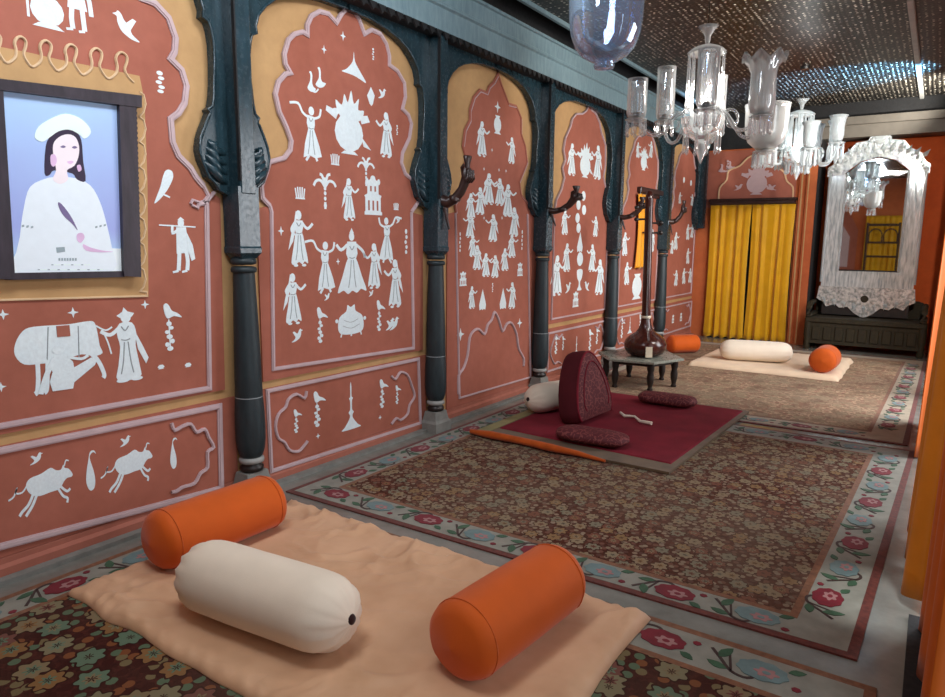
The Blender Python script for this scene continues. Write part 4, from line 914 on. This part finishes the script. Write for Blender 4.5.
b = MB(); b.lathe([(.043, .395), (.04, .5), (.038, 1.0), (.036, 1.45), (.038, 1.62), (.03, 1.68), (.015, 1.7)], 20); b.build('neck', lu, 'tanwood')
MB().lathe([(.044, .40), (.0475, .408), (.0475, .418), (.043, .426)], 24).build('neck_ring', lu, 'bone')
MB().mat('bone').box((-.03, -.199, .02), (.03, -.170, .13)).build('bridge', lu)
b = MB()
for k in range(4): b.tube([(-.009+.006*k, -.196, .12), (-.007+.0047*k, -.05, .45), (-.006+.004*k, -.040, 1.55)], .0012, 4)
b.build('strings', lu, 'steel')
for k, (s, z) in enumerate(((1, 1.38), (-1, 1.42), (1, 1.28), (-1, 1.54))):
    b = MB(); b.tube([(s*.03, 0, z), (s*.08, 0, z), (s*.1, 0, z)], [.009, .011, .01], 8); b.M = Matrix.Translation((s*.11, 0, z)) @ Matrix.Rotation(PI/2, 4, 'Y'); b.lathe([(.01, -.02), (.022, -.008), (.022, .008), (.01, .02)], 12); b.build('tuning_peg', lu, 'blackwood')

# ------------------------------------------------------------------ bench and mirror
bn = empty('settee', (0, 0, 0)); tag(bn, 'dark carved wooden settee at the end wall carrying the glass mirror', 'settee')
bx0, bx1, by0, by1 = 1.73, 3.16, 10.52, 11.26
b = MB().cbox((bx0, by0, .38), (bx1, by1, .45), .015).build('seat', bn, 'benchwood')
b = MB().box((bx0+.06, by0+.03, .09), (bx1-.06, by0+.06, .38))
for k in range(9):
    cx = bx0+.15+k*(bx1-bx0-.3)/8
    b.lathe([(.055, -.01), (.05, .0), (.02, .012), (.004, .014)], 12) if False else b.cbox((cx-.055, by0+.012, .14), (cx+.055, by0+.034, .33), .012)
b.build('carved_front', bn, 'benchwood')
b = MB().box((bx0+.04, by1-.06, .44), (bx1-.04, by1, .66))
n = 30; cr = [(bx0+.04+(bx1-bx0-.08)*k/n, .655+.04*abs(math.sin(PI*k/5))) for k in range(n+1)]
b.prism_y(cr+[(bx1-.04, .6), (bx0+.04, .6)], by1-.05, by1-.01); b.build('back_rail', bn, 'benchwood')
for sx in (bx0, bx1-.08):
    MB().cbox((sx, by0+.02, .44), (sx+.08, by1-.02, .5), .02).tube([(sx+.04, by0+.04, .5), (sx+.04, by0+.02, .58), (sx+.04, by0+.1, .64), (sx+.04, by1-.1, .64)], .035, 8).build('armrest', bn, 'benchwood')
    for yy in (by0+.05, by1-.06): MB().lathe([(.03, 0), (.045, .04), (.03, .1), (.05, .2), (.045, .39)], 14, (sx+.04, yy, 0)).build('leg', bn, 'benchwood')

MY = 10.98
mr = empty('glass_mirror', (2.40, MY, .45)); tag(mr, 'tall ornate mirror in a sparkling cut glass frame, standing on the settee', 'mirror')
def mq(px, py): p = EY(px, py, MY); return (p.x-2.40, p.z-.45)
hw, hb, htp = .5, .12, 2.06
MB().prism_y([(-.53, .02), (.53, .02), (.53, 2.0), (-.53, 2.0)], .012, .05).build('backboard', mr, 'blackwood')
MB().prism_y([(-.36, .66), (.36, .66), (.36, 1.98), (.2, 2.12), (0, 2.17), (-.2, 2.12), (-.36, 1.98)], -.006, .012).build('mirror_pane', mr, 'mirror_glass')
for s in (-1, 1):
    b = MB().prism_y([(s*.37, .64), (s*.56, .5), (s*.56, 2.02), (s*.37, 1.97)], -.022, .012); b.build('glass_border', mr, 'mirror_border')
    b = MB(); b.tube([(s*.365, -.02, .64), (s*.365, -.02, 1.97)], .014, 8); b.tube([(s*.565, -.02, .48), (s*.565, -.02, 2.02)], .018, 8)
    b.build('glass_rod', mr, 'glass_bright')
MB().prism_y([(-.56, .5), (-.37, .64), (.37, .64), (.56, .5), (.56, .42), (-.56, .42)], -.024, .012).build('glass_border', mr, 'mirror_border')
bot = [(-.58, .42), (-.6, .24), (-.52, .2), (-.47, .13), (-.36, .17), (-.3, .12), (-.2, .14), (-.12, .06), (-.04, .01), (0, .003), (.04, .01), (.12, .06), (.2, .14), (.3, .12), (.36, .17), (.47, .13), (.52, .2), (.6, .24), (.58, .42)]
MB().prism_y(bot, -.03, .012).build('lower_crest', mr, 'mirror_etched')
MB().mat('benchwood').prism_y([(.05*math.cos(2*PI*k/12), .26+.05*math.sin(2*PI*k/12)) for k in range(12)], -.036, -.02).build('rosette', mr)
top = [(-.6, 1.94), (-.6, 2.06), (-.54, 2.1), (-.5, 2.2), (-.36, 2.28), (-.28, 2.38), (-.14, 2.4), (-.1, 2.48), (0, 2.51), (.1, 2.48), (.14, 2.4), (.28, 2.38), (.36, 2.28), (.5, 2.2), (.54, 2.1), (.6, 2.06), (.6, 1.94), (.4, 1.96), (.36, 2.0), (.2, 2.13), (0, 2.18), (-.2, 2.13), (-.36, 2.0), (-.4, 1.96)]
MB().prism_y(top, -.03, .012).build('upper_crest', mr, 'mirror_etched')
# cut leaves and scrolls set around the frame
rl = random.Random(4); base = None
def sprig(x, z, sc, rot):
    global base
    if base is None:
        b = MB(); b.add([(0, 0, 0), (.03, -.012, .04), (0, -.022, .05), (-.03, -.012, .04), (0, 0, .13), (0, .01, .05)], [(0, 1, 2), (0, 2, 3), (2, 1, 4), (3, 2, 4), (5, 1, 0), (5, 0, 3), (4, 1, 5), (4, 5, 3)])
        base = b.build('cut_glass_leaf', mr, 'glass_bright'); o = base
    else: o = base.copy(); COL.objects.link(o); o.parent = mr
    o.location = (x, -.035, z); o.scale = (sc, sc, sc); o.rotation_euler = (0, rot, 0)
for p, q in zip(top[1:15], top[2:16]):
    for k in range(2):
        t_ = (k+.5)/2; x = lerp(p[0], q[0], t_); z = lerp(p[1], q[1], t_); sprig(x*.93, z-.1, rl.uniform(.45, .7), math.atan2(x, z-1.7)+rl.uniform(-.3, .3))
for k in range(12): x = -.5+k/11; sprig(x, 2.14+.1*math.cos(x*3), 1.0, x*1.4)
for k in range(9): x = -.52+1.04*k/8; sprig(x, .3-.12*(1-abs(x)*1.6), .9, PI+x*.6)
b = MB(); b.M = Matrix.Translation((0, -.02, 2.44)) @ Matrix.Rotation(PI/2, 4, 'X'); b.lathe([(.1, -.02), (.11, 0), (.08, .02), (.05, .03)], 16, lobes=8, amp=.1)
b.build('top_rosette', mr, 'glass_bright')

# ------------------------------------------------------------------ chandeliers
PRM = {}
def prism_obj(parent, loc, L, mat, name='prism'):
    key = (name, mat)
    if key not in PRM:
        b = MB().lathe([(.002, 0), (.009, -.05), (.012, -.3), (.011, -.75), (.016, -.86), (.002, -1)], 6, smooth=False)
        o = b.build(name, parent, mat); PRM[key] = o
    else: o = PRM[key].copy(); COL.objects.link(o); o.parent = parent
    o.location = loc; o.scale = (1, 1, L); return o
def shade_prof(kind):
    if kind == 'cyl': return [(.03, 0), (.064, .012), (.074, .04), (.074, .3), (.076, .335)], 0
    if kind == 'tulip': return [(.035, 0), (.07, .02), (.085, .07), (.082, .18), (.08, .28), (.095, .35), (.13, .39), (.15, .385)], 7
    if kind == 'cup': return [(.02, 0), (.08, .015), (.13, .06), (.155, .14), (.16, .3), (.168, .34)], 0
    if kind == 'flare': return [(.02, 0), (.05, .02), (.062, .07), (.06, .15), (.066, .22), (.09, .27)], 0
def chandelier(label, c, zt, zb, R, arms, gm, gf, hub=1.0, group=None):
    t = empty('chandelier', (c[0], c[1], 0)); tag(t, label, 'chandelier', group)
    H = zt-zb
    MB().tube([(0, 0, zt-.01), (0, 0, ZC-.03)], .004, 6).build('hanging_cord', t, 'rope')
    MB().lathe([(.05, ZC-.03), (.05, ZC-.0), ], 14).build('ceiling_hook_plate', t, 'steel')
    MB().lathe([(.012, zt-.13*H), (.02, zt-.1*H), (.022, zt-.07*H), (.045, zt-.03*H), (.075, zt), (.07, zt-.004), (.035, zt-.035*H)], 20, caps=False).build('trumpet_finial', t, gf)
    zd = zt-.18*H
    MB().lathe([(.012, zd+.05*H), (.05, zd+.045*H), (.11, zd+.02*H), (.14, zd-.01), (.135, zd-.018), (.09, zd), (.02, zd+.01)], 28, lobes=14, amp=.03).build('crown_dish', t, gf)
    for k in range(12):
        a = 2*PI*k/12; prism_obj(t, (.128*math.cos(a), .128*math.sin(a), zd-.01), .44*H, gm)
    zm = zb+.32*H
    MB().lathe([(.018, zd+.02), (.02, zd-.1*H), (.04, zd-.14*H), (.022, zd-.2*H), (.02, zm+.12*H), (.05, zm+.07*H), (.03, zm+.03*H), (.045, zm)], 18).build('baluster_stem', t, gm)
    MB().lathe([(.16*hub, zm+.02), (.155*hub, zm-.02*H), (.13*hub, zm-.09*H), (.07*hub, zm-.14*H), (.03, zm-.16*H), (.05, zm-.2*H), (.03, zm-.25*H), (.012, zm-.3*H), (.004, zb)], 28, lobes=14, amp=.025, caps=False).build('bowl', t, gf)
    for k in range(10):
        a = 2*PI*k/10+.3; prism_obj(t, (.13*hub*math.cos(a), .13*hub*math.sin(a), zm-.08*H), .17*H, gm)
    for k in range(6):
        a = 2*PI*k/6+.2; dd = Vector((math.cos(a), math.sin(a), 0)); sc = []
        for q in range(19):
            th = PI*.9-q*.36; rr_ = .075*(1-q/24); sc.append(tuple(dd*(.20+rr_*math.cos(th))*1.0+Vector((0, 0, zm-.01+rr_*math.sin(th)*1.25))))
        MB().tube([tuple(dd*.09+Vector((0, 0, zm)))]+sc, .011, 7).build('glass_scroll', t, gm)
    for phi, kind, rs, dz, *hs in arms:
        a = math.radians(34+phi); d = Vector((math.cos(a), math.sin(a), 0)); r = R*rs
        P = lambda u, z: tuple(d*u+Vector((0, 0, z)))
        ze = zm+dz
        pts = [P(.04, zm+.02), P(.12, zm+.06), P(.22, zm+.02), P(r*.6, zm-.10), P(r*.8, zm-.11), P(r*.95, zm-.04), P(r, ze)]
        s2 = [];
        for i in range(len(pts)-1):
            g = lambda k: Vector(pts[max(0, min(len(pts)-1, k))])
            A, B, C_, D = g(i-1), g(i), g(i+1), g(i+2)
            for k in range(5): u = k/5; s2.append(.5*((2*B)+(C_-A)*u+(2*A-5*B+4*C_-D)*u*u+(3*B-A-3*C_+D)*u**3))
        s2.append(Vector(pts[-1]))
        ar = MB().tube(s2, .014, 8).build('arm', t, gm)
        MB().lathe([(.015, 0), (.05, .008), (.078, .02), (.08, .028), (.045, .022), (.02, .03)], 18, P(r, ze), lobes=9, amp=.05).build('drip_dish', ar, gf)
        MB().lathe([(.022, .02), (.026, .03), (.026, .07), (.02, .08)], 12, P(r, ze)).build('candle_socket', ar, 'blackwood')
        pr, lob = shade_prof(kind); pr = [(r_, z_*(hs[0] if hs else 1)) for r_, z_ in pr]
        b = MB(); outer = pr; q = Vector(P(r, ze+.035))
        b.lathe(outer, 28, q, caps=False, lobes=lob, amp=.0 if not lob else .02)
        if lob:
            b.v = [Vector((p.x, p.y, p.z+(.03*math.sin(lob*math.atan2(p.y-q.y, p.x-q.x)) if p.z > q.z+.34 else 0))) for p in b.v]
        sh = b.build('glass_shade', ar, gm if kind == 'cyl' else gf)
        sm = sh.modifiers.new('thickness', 'SOLIDIFY'); sm.thickness = .004
        for k in range(7):
            aa = 2*PI*k/7+a; prism_obj(ar, (r*d.x+.07*math.cos(aa), r*d.y+.07*math.sin(aa), ze+.018), .12 if hub == 1.0 else .17, gm, 'drop')
    return t
chandelier('large clear glass chandelier with tall cylinder shades, nearest the hanging glass jar', (1.60, 5.50), 3.06, 2.06, .52,
    [(-60, 'tulip', 1.0, -.07), (7, 'cup', 1.0, -.24), (60, 'cyl', .9, .05, 1.0), (108, 'cyl', 1.0, .05, 1.25), (184, 'cyl', 1.0, -.03, .85), (-105, 'cyl', .6, .0, 1.2)], 'glass', 'glass_frost')
chandelier('smaller sparkling white chandelier with flared shades, in front of the mirror', (1.80, 8.50), 3.02, 2.16, .40,
    [(0, 'flare', 1.0, .06), (40, 'flare', 1.0, .06), (90, 'flare', 1.0, .02), (150, 'flare', 1.0, .02), (200, 'flare', 1.0, .02), (260, 'flare', 1.0, -.02), (310, 'flare', 1.0, .06)], 'glass_bright', 'glass_bright', .9)

# hanging bell jar
hj = empty('glass_bell_jar', (1.65, 3.5, 0)); tag(hj, 'clear bluish glass bell jar hanging above, nearer than the chandeliers', 'lantern')
b = MB().lathe([(.004, 2.35), (.046, 2.352), (.05, 2.362), (.044, 2.378), (.07, 2.39), (.115, 2.415), (.15, 2.455), (.174, 2.52), (.184, 2.6), (.188, 2.7), (.186, 2.84), (.178, 2.94), (.165, 3.02), (.19, 3.08)], 40, caps=False)
jar = b.build('jar', hj, 'glass_blue'); sm = jar.modifiers.new('thickness', 'SOLIDIFY'); sm.thickness = .005
for k in range(3):
    a = 2*PI*k/3; MB().tube([(.19*math.cos(a), .19*math.sin(a), 3.07), (.0, .0, 3.28), ], .004, 6).build('hanging_chain', hj, 'steel')
MB().tube([(0, 0, 3.27), (0, 0, ZC)], .01, 8).build('hook', hj, 'steel')

# ceiling batten near the arcade
o = struct(MB().cbox((2.80, 6.6, ZC-.035), (2.85, YE-.25, ZC+.005), .006).build('trim_5', mat='ringwhite'))

# ------------------------------------------------------------------ arcade curtains (orange, amber)
def drape(name, label, y0, y1, x, z0, z1, folds, amp, mat, seed, flare):
    o = curtain(name, y0, y1, x, z0, z1, folds, amp, mat, .0, 'y', seed, flare); tag(o, label, 'curtain'); return o
drape('arcade_curtain', 'orange curtain hanging nearest along the open arcade, beyond the red edge of the brown rug', 2.25, 3.0, 3.315, .02, 2.62, 4, .025, 'orange_curtain', 2, -.02)
drape('arcade_curtain', 'amber curtain whose gathered hem bulges over the pale floor by the arcade', 3.1, 4.0, 3.29, .05, 2.62, 5, .03, 'amber_curtain', 4, -.06)
drape('arcade_curtain', 'long orange curtain along the arcade beside the faded tan rug', 5.45, 6.6, 3.25, .02, 2.62, 5, .035, 'orange_curtain', 6, -.02)
drape('arcade_curtain', 'deep orange curtain in the far corner past the mirror', 9.3, 10.9, 3.27, .02, 2.62, 7, .04, 'orange_curtain', 9, .0)
struct(MB().box((3.23, 2.0, 0), (XR, 3.05, .015)).build('floor_shade_strip', mat='dark_gap'))  # dark strip laid on the floor as painted shade by the curtain
# behind the viewer (seen in the mirror): doorway with yellow curtain
bc = curtain('back_curtain', 1.35, 2.6, YB+.09, .012, 2.3, 9, .03, 'yellow_cloth', .0, seed=12); tag(bc, 'yellow curtain on the back wall, seen only in the mirror', 'curtain')
sc_ = empty('wooden_screen', (1.82, YB+.35, 0)); tag(sc_, 'open wooden screen before the back wall curtain, seen only in the mirror', 'screen')
for sx in (-.4, .4): MB().cbox((sx-.03, -.03, 0), (sx+.03, .03, 2.1), .008).build('post', sc_, 'darkwood')
for zz in (.5, 1.1, 1.5): MB().cbox((-.38, -.02, zz), (.38, .02, zz+.06), .006).build('rail', sc_, 'darkwood')
for cx in (-.19, .19):
    MB().mat('darkwood').ribbon([(cx+.17*math.cos(PI-PI*k/12), 1.72+.2*math.sin(PI*k/12)) for k in range(13)], .035, 'y', -.015, .015).box((cx-.185, -.015, 1.54), (cx-.15, .015, 1.73)).box((cx+.15, -.015, 1.54), (cx+.185, .015, 1.73)).build('arch', sc_)
MB().cbox((-.4, -.02, 2.0), (.4, .02, 2.07), .006).build('top_rail', sc_, 'darkwood')
bp = MB().prism_y([(.25, .4), (1.15, .4), (1.15, 1.9), (.95, 2.3), (.7, 2.5), (.45, 2.3), (.25, 1.9)], YB, YB+.015).build('mural_panel', bpy.data.objects['wall_back'], 'terra')
MB().mat('moulding').prism_y([(.45, .8), (.95, .8), (.95, 1.7), (.7, 2.1), (.45, 1.7)], YB+.012, YB+.018).build('painted_figure', bpy.data.objects['wall_back'])

# ------------------------------------------------------------------ light
def area(name, loc, target, sx, sy, e, col):
    l = bpy.data.lights.new(name, 'AREA'); l.shape = 'RECTANGLE'; l.size = sx; l.size_y = sy; l.energy = e; l.color = col
    o = bpy.data.objects.new(name, l); COL.objects.link(o); o.location = loc
    o.rotation_euler = (Vector(target)-Vector(loc)).to_track_quat('-Z', 'Y').to_euler(); return o
area('veranda_daylight', (4.6, 3.5, 1.9), (0, 3.5, 1.4), 1.8, 2.2, 50, (.92, .96, 1))
area('veranda_daylight', (4.6, 6.9, 1.9), (0, 6.9, 1.2), 3.0, 2.2, 260, (.95, .97, 1))
area('veranda_daylight', (4.6, .8, 1.9), (0, .8, 1.6), 3.0, 2.2, 38, (.95, .97, 1))
area('ceiling_panel_light', (1.7, 1.2, 3.3), (1.5, 1.25, 0), 1.0, 1.2, 22, (1, .94, .86))
area('wall_wash_light', (1.5, .9, 3.2), (0, 2.0, 2.3), .7, .5, 36, (.76, .86, 1))
area('wall_wash_light', (1.7, 2.6, 3.3), (0, 3.8, 2.0), .8, .5, 52, (.92, .95, 1))
def point(name, loc, e, col, r=.03):
    l = bpy.data.lights.new(name, 'POINT'); l.energy = e; l.color = col; l.shadow_soft_size = r
    o = bpy.data.objects.new(name, l); COL.objects.link(o); o.location = loc; return o
def spot(name, loc, target, e, col, deg, r=.05, blend=.6):
    l = bpy.data.lights.new(name, 'SPOT'); l.energy = e; l.color = col; l.shadow_soft_size = r; l.spot_size = math.radians(deg); l.spot_blend = blend
    o = bpy.data.objects.new(name, l); COL.objects.link(o); o.location = loc
    o.rotation_euler = (Vector(target)-Vector(loc)).to_track_quat('-Z', 'Y').to_euler(); return o
# added unseen fill spots by the arcade lintel, brightening far walls, floor and ceiling
spot('fill_spot', (3.38, 6.3, 2.7), (1.0, 11, 1.3), 330, (1, .93, .84), 75)
spot('fill_spot', (3.38, 7.6, 2.66), (1.2, 8.6, 0), 85, (1, .96, .9), 90)
spot('ceiling_fill_spot', (3.36, 9.9, 2.7), (2.5, 10.2, 3.36), 300, (1, .94, .86), 100)  # added to lift the far right of the ceiling
spot('fill_spot', (3.38, 6.0, 2.7), (0, 7.3, 1.9), 520, (1, .95, .88), 105, .4)
point('chandelier_fill', (1.6, 5.5, 2.52), 9, (1, .97, .92))  # added lights inside the chandeliers to whiten the glass and make it sparkle
point('chandelier_fill', (1.8, 8.5, 2.55), 20, (1, .98, .96))
spot('blue_fill_spot', (3.36, 9.0, 2.6), (2.35, 9.25, 3.36), 1500, (.2, .54, 1), 56)  # added to give the ceiling its blue glow
spot('fill_spot', (3.38, 8.6, 2.7), (2.4, 11, 1.8), 22, (.95, .98, 1), 50)
spot('fill_spot', (3.3, 3.05, 2.6), (3.14, 3.12, 0), 220, (.9, .97, 1), 16, .02, .9)  # added spot standing in for a patch of daylight on the floor
w = bpy.data.worlds.new('World'); S.world = w; w.use_nodes = True
w.node_tree.nodes['Background'].inputs[0].default_value = (.62, .74, 1, 1); w.node_tree.nodes['Background'].inputs[1].default_value = .35

# ------------------------------------------------------------------ camera
cd = bpy.data.cameras.new('camera'); co = bpy.data.objects.new('camera', cd); COL.objects.link(co)
cd.sensor_fit = 'HORIZONTAL'; cd.sensor_width = 36.0; cd.lens = 36.0*CF/CW; cd.clip_start = .02
M = Matrix((RX, RY, RZ)).transposed().to_4x4(); M.translation = CAM; co.matrix_world = M
S.camera = co
S.view_settings.view_transform = 'Standard'; S.view_settings.look = 'None'; S.view_settings.exposure = -0.15
S.cycles.max_bounces = 8; S.cycles.transparent_max_bounces = 24; S.cycles.caustics_reflective = False; S.cycles.caustics_refractive = False
S.cycles.sample_clamp_indirect = 6.0
